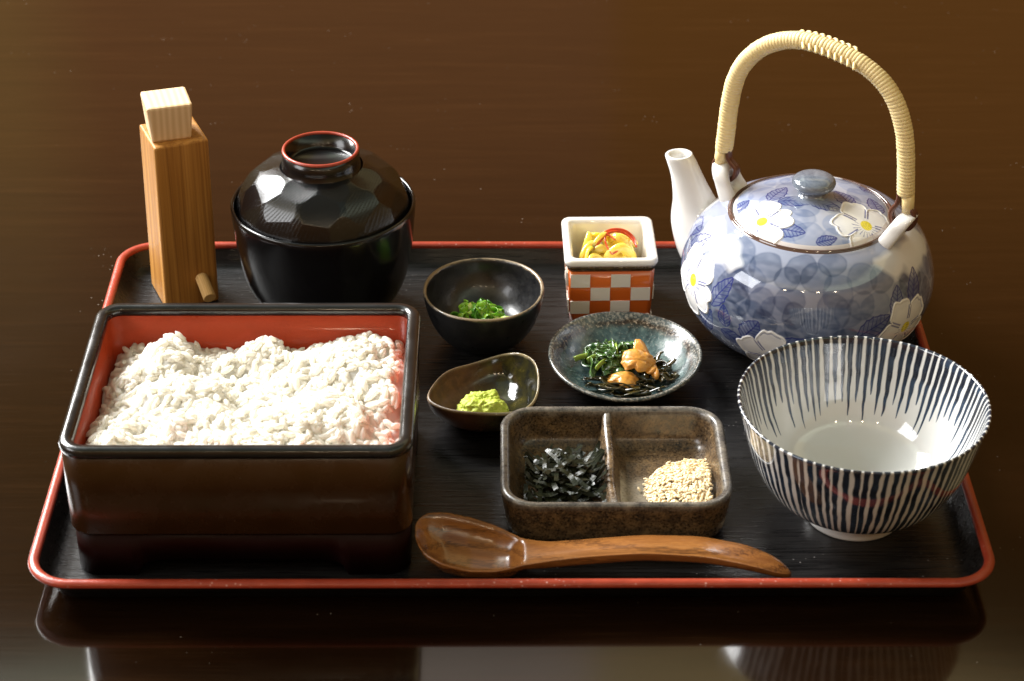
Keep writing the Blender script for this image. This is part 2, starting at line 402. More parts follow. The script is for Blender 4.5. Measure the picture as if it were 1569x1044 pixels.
# ================================================================== bamboo spice holder
def m_bamboo():
    t = NT('bamboo_block')
    v = t.co((900, 900, 9)); g = t.noise(v, .8, 4, .6)
    v2 = t.co((190, 190, 4)); g2 = t.noise(v2, 1, 3, .5, .3)
    base = t.ramp(g2, (.30, (.30, .125, .022)), (.55, (.43, .200, .042)), (.75, (.52, .26, .065)))
    base = t.mix(t.ramp(g, (.45, 0.0), (.65, .65)), base, (.20, .075, .014))
    return t.set(base=base, rough=.55, spec=.3, normal=t.bump(g, .15, .0003))
def m_palewood(name, a, b, ring_dir='Z', sc=(1, 1, 1), scale=330, rough=.55):
    t = NT(name)
    w = t.wave(t.co(sc), scale, 2.5, 3, 1.2, 'X'); n = t.noise(t.co((500, 500, 60)), 1, 4, .6)
    base = t.mix(t.math('MULTIPLY', w, .7), a, b); base = t.mix(t.math('MULTIPLY', n, .35), base, b)
    return t.set(base=base, rough=rough, spec=.35, normal=t.bump(n, .15, .0003))
M_BAMBOO = m_bamboo(); M_PINE = m_palewood('pale_wood', (.74, .55, .34), (.56, .36, .18), sc=(1, .25, .12), scale=95)
M_DOWEL = m_palewood('dowel_wood', (.68, .45, .19), (.54, .31, .10), sc=(1, 1, .05), scale=300)
sp = thing('spice_holder', 'tall bamboo block spice holder with a wooden plug, behind the rice box', 'spice holder', (-.1722, .1150, ZF), RAD(22.5))
def boxm(name, lo, hi, mat, parent, bev=.0006, taper=(1, 1), shift=(0, 0)):
    V = []
    for z, tx, s in ((lo[2], 1, (0, 0)), (hi[2], taper, shift)):
        tx = (1, 1) if tx == 1 else tx
        cx, cy = (lo[0] + hi[0]) / 2 + s[0], (lo[1] + hi[1]) / 2 + s[1]; hx, hy = (hi[0] - lo[0]) / 2 * tx[0], (hi[1] - lo[1]) / 2 * tx[1]
        V += [(cx - hx, cy - hy, z), (cx + hx, cy - hy, z), (cx + hx, cy + hy, z), (cx - hx, cy + hy, z)]
    F = [(3, 2, 1, 0), (4, 5, 6, 7), (0, 1, 5, 4), (1, 2, 6, 5), (2, 3, 7, 6), (3, 0, 4, 7)]
    o = mesh(name, V, F, mat, parent, smooth=False); bevel(o, bev, 2); return o
boxm('body', (-.0143, -.0152, .0), (.0143, .0152, .0945), M_BAMBOO, sp, .0011, (.985, .985), (.0012, .0))
o = boxm('plug', (-.0100, -.0096, 0), (.0100, .0096, .0200), M_PINE, sp, .0013, (1.16, 1.16)); o.location = (-.0012, -.0005, .0943); o.rotation_euler = (0, 0, RAD(-6))
V, F = tube([(0, 0, 0), (0, -.0070, -.0022), (0, -.0145, -.0050)], .0033, 20); o = mesh('peg', V, F, M_DOWEL, sp, smooth=False); o.location = (.0058, -.0150, .0160); bevel(o, .0004, 2)

# ================================================================== lidded soup bowl
def m_bowlblack(name, grain=True, rings=False):
    t = NT(name)
    base = (.0042, .0040, .0046)
    if rings:
        w = t.wave(t.co((1, .8, 1), loc=(.028, -.005, 0)), 260, 3.0, 3, 22, 'Z', 'RINGS'); n = t.noise(t.co(), 230, 3, .6)
        h = t.ramp(t.math('ADD', t.math('MULTIPLY', w, .8), t.math('MULTIPLY', n, .35)), (.08, 0.0), (.38, 1.0)); nb = t.bump(h, .16, .0003)
    else:
        w = t.noise(t.co((500, 500, 40)), 1, 4, .6); nb = t.bump(w, .10, .0003)
    return t.set(base=base, rough=.20, spec=.45, normal=nb, coat=.10, coat_rough=.06)
M_SB, M_LID = m_bowlblack('soup_bowl_black'), m_bowlblack('soup_lid_black', rings=True)
M_REDEDGE = m_trayred('red_lacquer_edge', False)
SBX, SBY = -.0952, .0985
bowl = thing('soup_bowl', 'deep black lacquer soup bowl behind the rice box', 'bowl', (SBX, SBY, ZF))
pr = spline([(0, .0002), (.021, .0), (.0245, .0006), (.0300, .0045), (.0372, .0125), (.0418, .0230), (.0446, .0370), (.0462, .0520), (.0470, .0620), (.0468, .0640), (.0458, .0641), (.0448, .0620), (.0436, .0500), (.041, .034), (.034, .018), (.020, .009), (0, .0075)], 90)
pr[:, 0] = np.maximum(pr[:, 0], 0); V, F = revolve(pr, ring(120)); mesh('bowl_body', V.reshape(-1, 3), F, M_SB, bowl)
lid = thing('bowl_lid', 'faceted black lacquer lid with red ringed foot on the soup bowl', 'lid', (SBX, SBY, ZF + .0600))
Rs, ac = .0472, .0182
nth, nph = 460, 190
th = ring(nth); phi0 = math.asin(.0204 / Rs); phi1 = math.acos(ac / Rs)
ph = np.linspace(phi0, phi1, nph)
D = np.stack([np.outer(np.cos(th), np.sin(ph)), np.outer(np.sin(th), np.sin(ph)), np.broadcast_to(np.cos(ph), (nth, nph))], -1)
rad = np.full((nth, nph), Rs)
rows = [(.60, 9, .30), (.82, 12, .10), (1.04, 14, .35)]
for pm, cnt, off in rows:
    for q in range(cnt):
        a = 2 * PI * (q + off) / cnt + rng.normal(0, .05); pp = pm + rng.normal(0, .03)
        nvec = np.array([math.cos(a) * math.sin(pp), math.sin(a) * math.sin(pp), math.cos(pp)])
        dd = Rs * (.9850 + rng.normal(0, .0018)); cs = np.clip(D @ nvec, .05, 1); rad = np.minimum(rad, dd / cs)
V = D * rad[..., None]; V[..., 2] -= ac; bul = np.sin(PI * (ph - phi0) / (phi1 - phi0))[None]; V[..., :2] *= (1.028 + .045 * bul)[..., None]; V[..., 2] += .0028 * bul
inner = V[:, ::-1] * np.array([.955, .955, .93]) - np.array([0, 0, .0008])
A = np.concatenate([V, inner], 1); mesh('lid_dome', A.reshape(-1, 3), gridF(nth, 2 * nph, wu=True), M_LID, lid)
zb = math.sqrt(Rs ** 2 - .0204 ** 2) - ac
pr = np.array([(.0212, zb - .0012), (.0199, zb + .0006), (.0194, zb + .0030), (.0194, zb + .0084), (.0178, zb + .0084), (.0172, zb + .0020), (.0160, zb + .0010), (0, zb + .0010)])
V, F = revolve(np.vstack([pr[:3], pr[3:]]), ring(96)); ft = mesh('foot_ring', V.reshape(-1, 3), F, M_SB, lid, fix=False)
pr = np.array([(.0186 + .00095 * math.cos(a), zb + .0086 + .0009 * math.sin(a)) for a in ring(10)])
V, F = revolve(np.vstack([pr, pr[:1]]), ring(96)); mesh('red_edge', V.reshape(-1, 3), F, M_REDEDGE, ft)

# ================================================================== glazed stoneware
def m_stone(name, cols, rim, z_rim, rim_w, rough=.35, speck=(.3, .25, .2), sp_amt=.4, coat=.3, scale=220):
    """dark glaze with speckles; rim colour where the glaze thins along the lip"""
    t = NT(name)
    n = t.noise(t.co(), scale, 5, .65); n2 = t.noise(t.co(), 45, 4, .6)
    base = t.ramp(t.math('ADD', t.math('MULTIPLY', n, .5), t.math('MULTIPLY', n2, .5)), (.36, cols[0]), (.5, cols[1]), (.66, cols[2]))
    sv = t.noise(t.co(), scale * 4.5, 2, .5)
    base = t.mix(t.ramp(sv, (.60, 0.0), (.70, sp_amt)), base, speck)
    z = t.sep(t.co())[2]
    rz = t.math('ADD', t.math('DIVIDE', t.math('SUBTRACT', z, z_rim - rim_w), rim_w), t.math('MULTIPLY', t.math('SUBTRACT', n, .5), 1.6))
    base = t.mix(t.ramp(rz, (.45, 0.0), (.95, .85)), base, rim)
    return t.set(base=base, rough=t.ramp(n, (.3, rough * .75), (.7, rough * 1.3)), spec=.5, coat=coat, coat_rough=.12, normal=t.bump(n, .25, .0004))
def dish(name, prof, mat, parent, n=140, m=90, wob=.0, fn=None):
    pr = spline(prof, m); pr[:, 0] = np.maximum(pr[:, 0], 0); V, F = revolve(pr, ring(n))
    if fn is not None: V = fn(V)
    return mesh(name, V.reshape(-1, 3), F, mat, parent)

# small scallion bowl
M_IRON = m_stone('iron_black_glaze', ((.0055, .0058, .0070), (.0095, .0095, .0105), (.018, .017, .016)), (.26, .19, .11), .0316, .0014, .34, (.045, .038, .030), .5, .2)
sb = thing('small_bowl', 'small charcoal stoneware bowl holding chopped scallions', 'bowl', (-.0134, .0652, ZF))
def wob_small(V):
    a = np.arctan2(V[..., 1], V[..., 0]); k = np.clip(V[..., 2] / .031, 0, 1)
    V = V * np.stack([1 + .012 * k * np.sin(2 * a + .5), 1 + .055 * k + 0 * a, 1 + .012 * np.sin(3 * a)], -1); return V
dish('bowl_body', [(0, .001), (.0120, .0), (.0148, .0004), (.0152, .0020), (.0205, .0055), (.0255, .0125), (.0288, .0215), (.0302, .0295), (.0303, .0312), (.0296, .0318), (.0285, .0308), (.0272, .0240), (.0240, .0170), (.0180, .0112), (.0085, .0090), (0, .0086)], M_IRON, sb, fn=wob_small)

# wasabi leaf dish
def m_leaf():
    t = NT('leaf_dish_glaze')
    co = t.co(); x, y, z = t.sep(co)[:3]
    n = t.noise(t.co(), 130, 5, .65); n2 = t.noise(t.co(), 500, 3, .6)
    clay = t.ramp(n, (.35, (.060, .023, .011)), (.65, (.14, .060, .027)))
    clay = t.mix(t.ramp(n2, (.58, 0.0), (.68, .5)), clay, (.15, .085, .045))
    glaze = t.ramp(n, (.35, (.012, .013, .013)), (.60, (.042, .036, .010)), (.75, (.10, .080, .022)))
    fac = t.ramp(t.math('ADD', t.math('MULTIPLY', x, 30), t.math('MULTIPLY', n, .9)), (.15, 0.0), (.60, 1.0))
    base = t.mix(fac, clay, glaze)
    rz = t.math('ADD', t.math('DIVIDE', t.math('SUBTRACT', t.attr('paint'), .5), .5), t.math('MULTIPLY', t.math('SUBTRACT', n, .5), .8))
    base = t.mix(t.math('MULTIPLY', t.ramp(rz, (.35, 0.0), (.9, .8)), t.ramp(x, (0.0, .35), (.015, 1.0))), base, (.42, .33, .19))
    return t.set(base=base, rough=t.mix(fac, (.42, .42, .42), (.09, .09, .09)), spec=.5, coat=t.math('MULTIPLY', fac, .6), coat_rough=.05, normal=t.bump(n, .3, .0006))
M_LEAF = m_leaf()
lf = thing('leaf_dish', 'small brown teardrop-shaped dish holding green wasabi', 'dish', (-.0115, -.0030, ZF))
outl = spline([(-.0285, -.0105), (-.0240, .0040), (-.0140, .0170), (.0000, .0260), (.0125, .0265), (.0210, .0180), (.0252, .0050), (.0240, -.0110), (.0170, -.0220), (.0040, -.0270), (-.0100, -.0260), (-.0220, -.0200)], 120, closed=True)
def leaf_loop(s, z, zw=1.0):
    a = np.arctan2(outl[:, 1], outl[:, 0]); lift = .0016 * np.sin(2 * a + .6) + .0014 * np.sin(3 * a) + .0012 * (outl[:, 0] / .025)
    return at_z(outl * s + np.array([.001, -.001]) * (1 - s), z + zw * lift)
LL = [(.02, .0003, 0, 0), (.48, .0, 0, 0), (.58, .0012, 0, 0), (.80, .0055, .2, 0), (.94, .0115, .7, 0), (.995, .0165, 1, .5), (1.0, .0182, 1, 1), (.985, .0190, 1, 1), (.955, .0184, 1, .8), (.90, .0140, .8, .1), (.76, .0080, .3, 0), (.50, .0048, .0, 0), (.2, .0038, 0, 0), (.02, .0036, 0, 0)]
LS = spline(np.array(LL), 60)
V, F = loft([leaf_loop(max(q[0], .01), q[1], q[2]) for q in LS]); pc = np.repeat(np.clip(LS[:, 3], 0, 1), 120)
mesh('dish_body', V, F, M_LEAF, lf, paint=np.repeat(pc[:, None], 3, 1))

# round pickle dish
M_TEAL = None
def m_teal():
    t = NT('teal_mottled_glaze')
    n = t.noise(t.co(), 170, 6, .7); n2 = t.noise(t.co(), 700, 3, .6); n3 = t.noise(t.co(), 50, 4, .6)
    teal = t.ramp(n, (.34, (.016, .026, .030)), (.52, (.045, .080, .082)), (.68, (.13, .18, .165)))
    teal = t.mix(t.ramp(n2, (.55, 0.0), (.66, .6)), teal, (.13, .15, .13))
    brown = t.ramp(n2, (.35, (.014, .010, .008)), (.55, (.045, .030, .020)), (.68, (.28, .22, .16)))
    z = t.sep(t.co())[2]
    rz = t.math('ADD', t.math('MULTIPLY', t.math('SUBTRACT', z, .0115), 260), t.math('MULTIPLY', t.math('SUBTRACT', n3, .5), 1.8))
    base = t.mix(t.ramp(rz, (.0, 0.0), (.55, 1.0)), teal, brown)
    base = t.mix(t.ramp(rz, (.75, 0.0), (1.15, .75)), base, t.mix(t.ramp(n2, (.45, 0.0), (.6, 1.0)), (.045, .060, .060), (.22, .21, .18)))
    return t.set(base=base, rough=t.ramp(n2, (.3, .12), (.7, .30)), spec=.5, coat=.5, coat_rough=.07, normal=t.bump(n, .35, .0007))
M_TEAL = m_teal()
pd = thing('pickle_dish', 'round mottled teal dish of dressed greens and orange morsels', 'dish', (.0566, .0270, ZF))
def wob_dish(V):
    a = np.arctan2(V[..., 1], V[..., 0]); k = np.clip(V[..., 2] / .0165, 0, 1)
    return V * np.stack([1 + .012 * np.sin(2 * a + 1), 1 + .10 * k + .01 * np.sin(3 * a), 1 + .04 * np.sin(2 * a + 2.2) * k], -1)
dish('dish_body', [(0, .0008), (.0170, 0), (.0195, .0005), (.0205, .0022), (.0270, .0062), (.0330, .0110), (.0368, .0148), (.0377, .0162), (.0372, .0172), (.0358, .0170), (.0338, .0150), (.0296, .0102), (.0240, .0066), (.0140, .0046), (0, .0040)], M_TEAL, pd, 160, 100, fn=wob_dish)

# divided dish
def m_div():
    t = NT('brown_speckled_glaze')
    co = t.co(); x, y, z = t.sep(co)[:3]
    n = t.noise(t.co(), 190, 6, .7); n2 = t.noise(t.co(), 900, 2, .6); n3 = t.noise(t.co(), 40, 4, .6)
    base = t.ramp(n, (.34, (.026, .018, .013)), (.52, (.090, .056, .028)), (.68, (.19, .120, .056)))
    base = t.mix(t.ramp(n2, (.56, 0.0), (.66, .6)), base, (.22, .15, .075))
    base = t.mix(t.ramp(n2, (.34, .7), (.42, 0.0)), base, (.008, .006, .005))
    grey = t.ramp(n, (.35, (.030, .030, .032)), (.65, (.16, .15, .13)))
    rz = t.math('ADD', t.math('MULTIPLY', t.math('SUBTRACT', z, .0185), 300), t.math('MULTIPLY', t.math('SUBTRACT', n, .5), 2.2))
    base = t.mix(t.ramp(rz, (.2, 0.0), (1.2, .75)), base, grey)
    # cream glaze pooled on the floor of the compartments
    fl = t.math('ADD', t.math('MULTIPLY', t.math('SUBTRACT', .0092, z), 420), t.math('MULTIPLY', t.math('SUBTRACT', n3, .5), 2.4))
    inside = t.ramp(z, (.0040, 0.0), (.0042, 1.0))
    pool = t.ramp(t.math('ADD', t.math('MULTIPLY', x, 40), t.math('ADD', t.math('MULTIPLY', t.math('SUBTRACT', n3, .5), .9), .3)), (.28, 0.0), (.40, 1.0))
    pool2 = t.ramp(t.math('ADD', t.math('MULTIPLY', y, -40), t.math('MULTIPLY', n3, .8)), (.0, 0.0), (.35, 1.0))
    base = t.mix(t.math('MULTIPLY', t.math('MULTIPLY', t.ramp(fl, (.1, 0.0), (.9, .9)), inside), t.math('MULTIPLY', t.ramp(t.math('ADD', y, .05), (.0162, 0.0), (.0178, 1.0)), t.math('MULTIPLY', pool, pool2))), base, t.mix(n, (.50, .45, .36), (.66, .62, .52)))
    return t.set(base=base, rough=t.ramp(n2, (.3, .20), (.7, .42)), spec=.5, coat=.25, coat_rough=.15, normal=t.bump(n, .35, .0006))
M_DIV = m_div()
DX, DY, DHX, DHY = .0468, -.0692, .0518, .0400
dv = thing('divided_dish', 'rectangular brown stoneware dish with two compartments of nori and sesame', 'dish', (DX, DY, ZF))
def dr(d, z, r=.0165): return at_z(rrect(DHX - d, DHY - d, max(r - d, .006), 12, 16), z)
prof = spline([(.0075, .0), (.0050, .0004), (.0030, .0030), (.0014, .0120), (.0002, .0200), (.0000, .0222), (.0012, .0232), (.0030, .0230), (.0042, .0215), (.0052, .0160), (.0075, .0092), (.0120, .0062), (.0170, .0056)], 48)
V, F = loft([dr(d, z) for d, z in prof]); mesh('dish_body', V, F, M_DIV, dv)
ys = np.linspace(-DHY + .0030, DHY - .0030, 34); loops = []
for y in ys:
    q = abs(y) / (DHY - .005); hgt = .0128 + .0040 * min(q, 1) ** 3; off = .0003 * math.sin(y * 160)
    sec = [(-.0090, 0), (-.0052, .0022), (-.0030, .0075), (-.0022, hgt - .0016), (-.0010, hgt), (.0010, hgt), (.0022, hgt - .0016), (.0030, .0075), (.0052, .0022), (.0090, 0)]
    loops.append([(sx + off - .0016, y, .0050 + sz) for sx, sz in sec])
L = np.array(loops); V = L.reshape(-1, 3); F = gridF(len(ys), 10).tolist() + [list(range(10)), list(range(len(V) - 10, len(V)))[::-1]]; mesh('divider', V, F, M_DIV, dv, fix=False)

# chequered square cup
def m_cupglaze(name, base, rough=.10):
    t = NT(name); n = t.noise(t.co(), 120, 3, .5)
    return t.set(base=t.mix(n, tuple(c * .92 for c in base), base), rough=rough, spec=.5, coat=.5, coat_rough=.04, normal=t.bump(n, .06, .0005))
M_CUPW = m_cupglaze('white_porcelain', (.78, .75, .70)); M_CUPR = m_cupglaze('vermilion_glaze', (.52, .105, .015)); M_CUPG = m_cupglaze('cream_glaze', (.70, .66, .58))
def m_gold():
    t = NT('gold_brown_band'); n = t.noise(t.co(), 260, 4, .6)
    return t.set(base=t.ramp(n, (.35, (.020, .010, .004)), (.6, (.060, .034, .008)), (.75, (.20, .13, .03))), rough=.25, spec=.6, coat=.4)
M_GOLD = m_gold()
cup = thing('chequered_cup', 'small square porcelain cup with vermilion and white chequers', 'cup', (.0512, .1015, ZF), RAD(1.0))
def cr(h, z, r=.003): return at_z(rrect(h, h, r, 6, 2), z)
V, F = loft([cr(.0195, 0, .004), cr(.0205, .0012, .004), cr(.0213, .008), cr(.0219, .020), cr(.0222, .0330), cr(.0190, .0330), cr(.0188, .006), cr(.0180, .0045)])
mesh('cup_body', V, F, M_CUPR, cup, smooth=True)
V, F = loft([cr(.0222, .0331, .0035), cr(.0224, .0342, .0035), cr(.0229, .0352, .0035), cr(.0226, .0360, .0035), cr(.0190, .0360), cr(.0190, .0331)], ring_closed=True); mesh('gold_band', V, np.array(F), M_GOLD, cup)
V, F = loft([cr(.0226, .0361, .0038), cr(.0235, .0366, .0042), cr(.0239, .0378, .0045), cr(.0238, .0392, .0045), cr(.0232, .0401, .0042), cr(.0212, .0403, .0036), cr(.0198, .0397, .0032), cr(.0190, .0375, .003), cr(.0186, .020, .003), cr(.0180, .0070, .003), cr(.0165, .0060, .003)], cap0=False)
mesh('white_lining', V, F, M_CUPW, cup, fix=False)
def cup_half(z): return np.interp(z, [.0012, .008, .020, .033], [.0205, .0213, .0219, .0222]) + .00012
cell = .0103
for side in range(4):
    for rowi in range(4):
        for ci in range(4):
            if (rowi + ci + side) % 2: continue
            z1 = .0316 - rowi * .0080; z0 = max(z1 - .0080, .0016)
            x0 = -.0208 + ci * cell; x1 = min(x0 + cell, .0204)
            if z1 - z0 < .002: continue
            g = .0002; V = []
            for z in (z0 + g, z1 - g):
                hh = cup_half(z)
                for x, dd in ((x0 + g, .0), (x1 - g, .0)): V += [(x, -hh - .00025, z), (x, -hh + .0004, z)]
            V = np.array(V); a = side * PI / 2; c_, s_ = math.cos(a), math.sin(a); V = V @ np.array([[c_, s_, 0], [-s_, c_, 0], [0, 0, 1]])
            mesh('white_square', V, [(0, 2, 6, 4), (1, 5, 7, 3), (0, 1, 3, 2), (4, 6, 7, 5), (0, 4, 5, 1), (2, 3, 7, 6)], M_CUPG, cup, smooth=False)

# ================================================================== striped tea bowl
def m_porcelain(name, rough=.07):
    t = NT(name); n = t.noise(t.co(), 90, 3, .5)
    return t.set(base=t.attr('paint'), rough=rough, spec=.5, coat=.6, coat_rough=.03, normal=t.bump(n, .05, .0006))
M_PAINT = m_porcelain('painted_porcelain')
cb = thing('striped_bowl', 'large white bowl with dark navy vertical stripes at the tray front corner', 'bowl', (.1553, -.0830, ZF))
prof = spline([(0, .0012), (.0185, .0012), (.0198, 0), (.0216, .0), (.0222, .0010), (.0224, .0068), (.0228, .0080), (.0312, .0112), (.0405, .0190), (.0472, .0310), (.0514, .0440), (.0546, .0570), (.0553, .0596), (.0556, .0606), (.0550, .0612), (.0541, .0606), (.0528, .0570), (.0494, .0440), (.0449, .0310), (.0375, .0200), (.0250, .0128), (.0110, .0098), (0, .0094)], 260)
prof[:, 0] = np.maximum(prof[:, 0], 0)
nt = 1100; V, F = revolve(prof, ring(nt))
pz, prr = prof[:, 1], prof[:, 0]; k_rim = int(np.argmax(pz)); outer = np.arange(len(prof)) <= k_rim
NS = 84; A = ring(nt)[:, None]; Z = np.broadcast_to(pz, (nt, len(prof)))
cellf = A / (2 * PI) * NS + .10 * np.sin(9 * A) + .08 * np.sin(23 * A + 1); idx = np.floor(cellf).astype(int) % NS; fr = cellf - np.floor(cellf)
jit = rng.uniform(-1, 1, (NS, 8))
P3 = np.stack([np.cos(A) * .7 + 0 * Z, np.sin(A) * .7 + 0 * Z, Z * 9], -1); wv = vnoise(P3 * np.array([40, 40, 18]), 1.0) - .5; wv2 = vnoise(P3 * np.array([14, 14, 30]) + 7, 1.0) - .5
cen = .5 + .08 * jit[idx, 0] + .16 * wv2; dd = np.abs(fr - cen)
hw_out = .310 + .05 * jit[idx, 1] + .20 * wv + .03 * jit[idx, 2]
tz = np.clip((.0612 - Z) / .030, 0, 2)
end = 1.0 + .24 * jit[idx, 3] + .10 * np.cos(A - 1.57)                     # painted drips run down the inside wall
hw_in = np.where(tz < end, .345 * np.clip(1 - (tz / end) ** 1.7, 0, 1) ** .55 + .05 * wv, -.1) + .02 * jit[idx, 1]
hw_in = np.where(tz > end * .98, -1, hw_in)
hw = np.where(outer[None], hw_out, hw_in)
rimz = np.clip((Z - .0596) / .0010, 0, 1); hw = hw + .06 * rimz
dark = np.clip((hw - dd) / .07 + .5, 0, 1)
footm = (outer & (pz < .0078))[None]; dark = np.where(footm, 0, dark)
foot_fade = np.clip((Z - .0078) / .0012, 0, 1); dark = np.where(outer[None], dark * foot_fade, dark)
navy = np.array([.0095, .0130, .0230]); blue = np.array([.040, .075, .135]); white = np.array([.60, .60, .585])
tint = np.clip((wv2 + .5) * .6 + np.where(outer[None], 0, np.clip(tz / end, 0, 1) ** 3 * .8) - .18, 0, 1)
dk = navy + (blue - navy) * tint[..., None]
paint = white + (dk - white) * dark[..., None]
V = V * (1 + .004 * np.sin(3 * A + .4) * np.clip(pz / .06, 0, 1))[..., None]
mesh('bowl_body', V.reshape(-1, 3), F, M_PAINT, cb, paint=paint.reshape(-1, 3))

# ================================================================== teapot
TX, TY = .1497, .0703
tea = thing('teapot', 'blue and white floral porcelain teapot with a wrapped overhead handle', 'teapot', (TX, TY, ZF))
tlid = thing('porcelain_lid', 'round floral lid with grey knob and brown edge on the teapot', 'lid', (TX, TY, ZF))
fa = np.linspace(PI * .93, PI * 2.12, 640, endpoint=False); fb = np.linspace(PI * 2.12, PI * 2.93, 150, endpoint=False); TH = np.concatenate([fa, fb])
bprof = spline([(0, .0008), (.030, .0008), (.0315, 0), (.0345, .0), (.0355, .0014), (.0440, .0068), (.0535, .0150), (.0605, .0255), (.0634, .0370), (.0622, .0480), (.0575, .0592), (.0500, .0672), (.0430, .0712), (.0412, .0721), (.0404, .0731), (.0396, .0730), (.0392, .0718)], 400)
bprof[:, 0] = np.maximum(bprof[:, 0], 0)
BV, BF = revolve(bprof, TH)
tan = np.gradient(bprof, axis=0); nr, nz = tan[:, 1], -tan[:, 0]; ln = np.hypot(nr, nz) + 1e-12; nr, nz = nr / ln, nz / ln
BN = np.stack([np.outer(np.cos(TH), nr), np.outer(np.sin(TH), nr), np.broadcast_to(nz, (len(TH), len(bprof)))], -1)

class Painter:
    def __init__(s, V, N, base):
        s.V, s.N = V.reshape(-1, 3), N.reshape(-1, 3); s.c = np.tile(np.array(base, float), (len(s.V), 1)); s.h = np.zeros(len(s.V))
    def local(s, c0, n0, up, rmax):
        n0 = n0 / np.linalg.norm(n0); t2 = up - n0 * (up @ n0); t2 /= np.linalg.norm(t2); t1 = np.cross(t2, n0)
        d = s.V - c0; sel = np.nonzero(((d * d).sum(1) < rmax * rmax) & (s.N @ n0 > .2))[0]
        return sel, d[sel] @ t1, d[sel] @ t2
    def over(s, sel, col, a): s.c[sel] += (np.array(col) - s.c[sel]) * np.clip(a, 0, 1)[:, None]
    def mul(s, sel, col, a): s.c[sel] *= 1 + (np.array(col) - 1) * np.clip(a, 0, 1)[:, None]
    def dab(s, c0, n0, up, r, asp, rot, col):
        sel, u, v = s.local(c0, n0, up, r * 1.6); ca, sa = math.cos(rot), math.sin(rot); a, b = u * ca + v * sa, -u * sa + v * ca
        q = np.hypot(a / r, b / (r * asp)) * (1 + .22 * (vnoise(s.V[sel] + c0 * 3, 210) - .5)); e_ = .0009 / r
        al = np.clip((1 - q) / e_ + .5, 0, 1); edge = np.exp(-((q - .93) / .07) ** 2) * .22; soft = .82 + .7 * (vnoise(s.V[sel] * np.array([1, 1, 2.2]), 330) - .5)
        s.mul(sel, col, al * np.clip(soft + edge * al, 0, 1.3))
    def leaf(s, c0, n0, up, ang, L, w, fill=(.07, .10, .25), line=(.012, .020, .15), alpha=.55):
        sel, u, v = s.local(c0, n0, up, L * .75); ca, sa = math.cos(ang), math.sin(ang); a, b = u * ca + v * sa, -u * sa + v * ca
        t = a / L + .5; ok = (t > 0) & (t < 1); tc = np.clip(t, 0, 1)
        hw = w * np.sin(PI * tc ** .8) ** .8 * (1 - .12 * np.abs(np.sin(tc * 16)))
        ins = np.where(ok, hw - np.abs(b), -1); px = .00028
        streak = .75 + .5 * (vnoise(np.stack([a * 120, b * 900, 0 * a], -1), 1) - .5)
        s.over(sel, fill, np.clip(ins / px + .5, 0, 1) * alpha * streak)
        lw = .00034
        outl_ = np.clip((lw - np.abs(ins)) / px + .5, 0, 1) * (ok)
        mid = np.clip((lw * .8 - np.abs(b - .06 * w * np.sin(t * 6))) / px + .5, 0, 1) * (ins > 0)
        vf = (t * 7.5 - np.abs(b) / w * 1.6); vv = np.abs(vf - np.round(vf)) * L / 7.5
        vein = np.clip((lw * .72 - vv) / px + .5, 0, 1) * (ins > lw * .5) * (t > .08) * (t < .92)
        s.over(sel, line, np.clip(outl_ + mid + vein * .85, 0, 1) * .9)
    def flower(s, c0, n0, up, R, ang, n=5, squash=1.0, centre=(0, 0)):
        sel, u, v = s.local(c0, n0, up, R * 1.25); v = v / squash
        rho = np.hypot(u, v); ph = np.arctan2(v, u) - ang
        f = (ph / (2 * PI) * n) % 1.0; k = np.floor(ph / (2 * PI) * n).astype(int) % n
        lobe = np.sin(PI * f) ** .42
        notch = .07 * np.exp(-((f - .5 + .08 * ((k % 2) * 2 - 1)) / .07) ** 2)
        Rf = R * (.60 + .40 * lobe - notch + .035 * np.sin(f * 13 + k)); px = .0003
        ins = Rf - rho; al = np.clip(ins / px + .5, 0, 1)
        shade = .90 + .10 * np.clip(ins / (R * .4), 0, 1)
        s.over(sel, (.74, .74, .73), al); 
        s.over(sel, (.50, .52, .60), al * np.clip(1 - np.abs(rho / Rf - .80) / .12, 0, 1) * (np.abs(f - .5) < .33) * .30)
        w_ = .0006; rid = np.exp(-((ins - .0006) / w_) ** 2); s.over(sel, (.80, .80, .79), rid * al)
        dv_ = np.minimum(f, 1 - f) * 2 * PI / n * rho
        rid2 = np.exp(-(dv_ / .0005) ** 2) * (rho > R * .42) * al
        s.h[sel] += .00042 * np.clip(rid + .5 * rid2, 0, 1) * (al > 0)
        bl = np.clip((.00038 - np.abs(dv_ - .0007)) / px + .5, 0, 1) * (rho > R * .30) * (rho < Rf * .86) * (k % 5 != 3)
        s.over(sel, (.020, .035, .20), bl * al * .85)
        inner = np.clip((.00026 - np.abs(ins - .0017)) / px + .5, 0, 1) * (np.abs(f - .5) < .28) * (k % 2 == 0)
        s.over(sel, (.10, .14, .34), inner * .7)
        # yellow centre, with blue stamens below it
        ya = np.clip((R * .175 - np.hypot(u - R * .02, v - R * .02)) / px + .5, 0, 1); s.over(sel, (.78, .66, .04), ya)
        dots = (np.sin(u * 7600) * np.sin(v * 7600 + 1) > .62); s.over(sel, (.05, .06, .04), ya * dots * .9)
        st = (np.abs(np.sin(np.arctan2(v + R * .06, u) * 9)) < .30) & (rho > R * .20) & (rho < R * .42) & (v < R * .05); s.over(sel, (.02, .04, .26), st * .8)

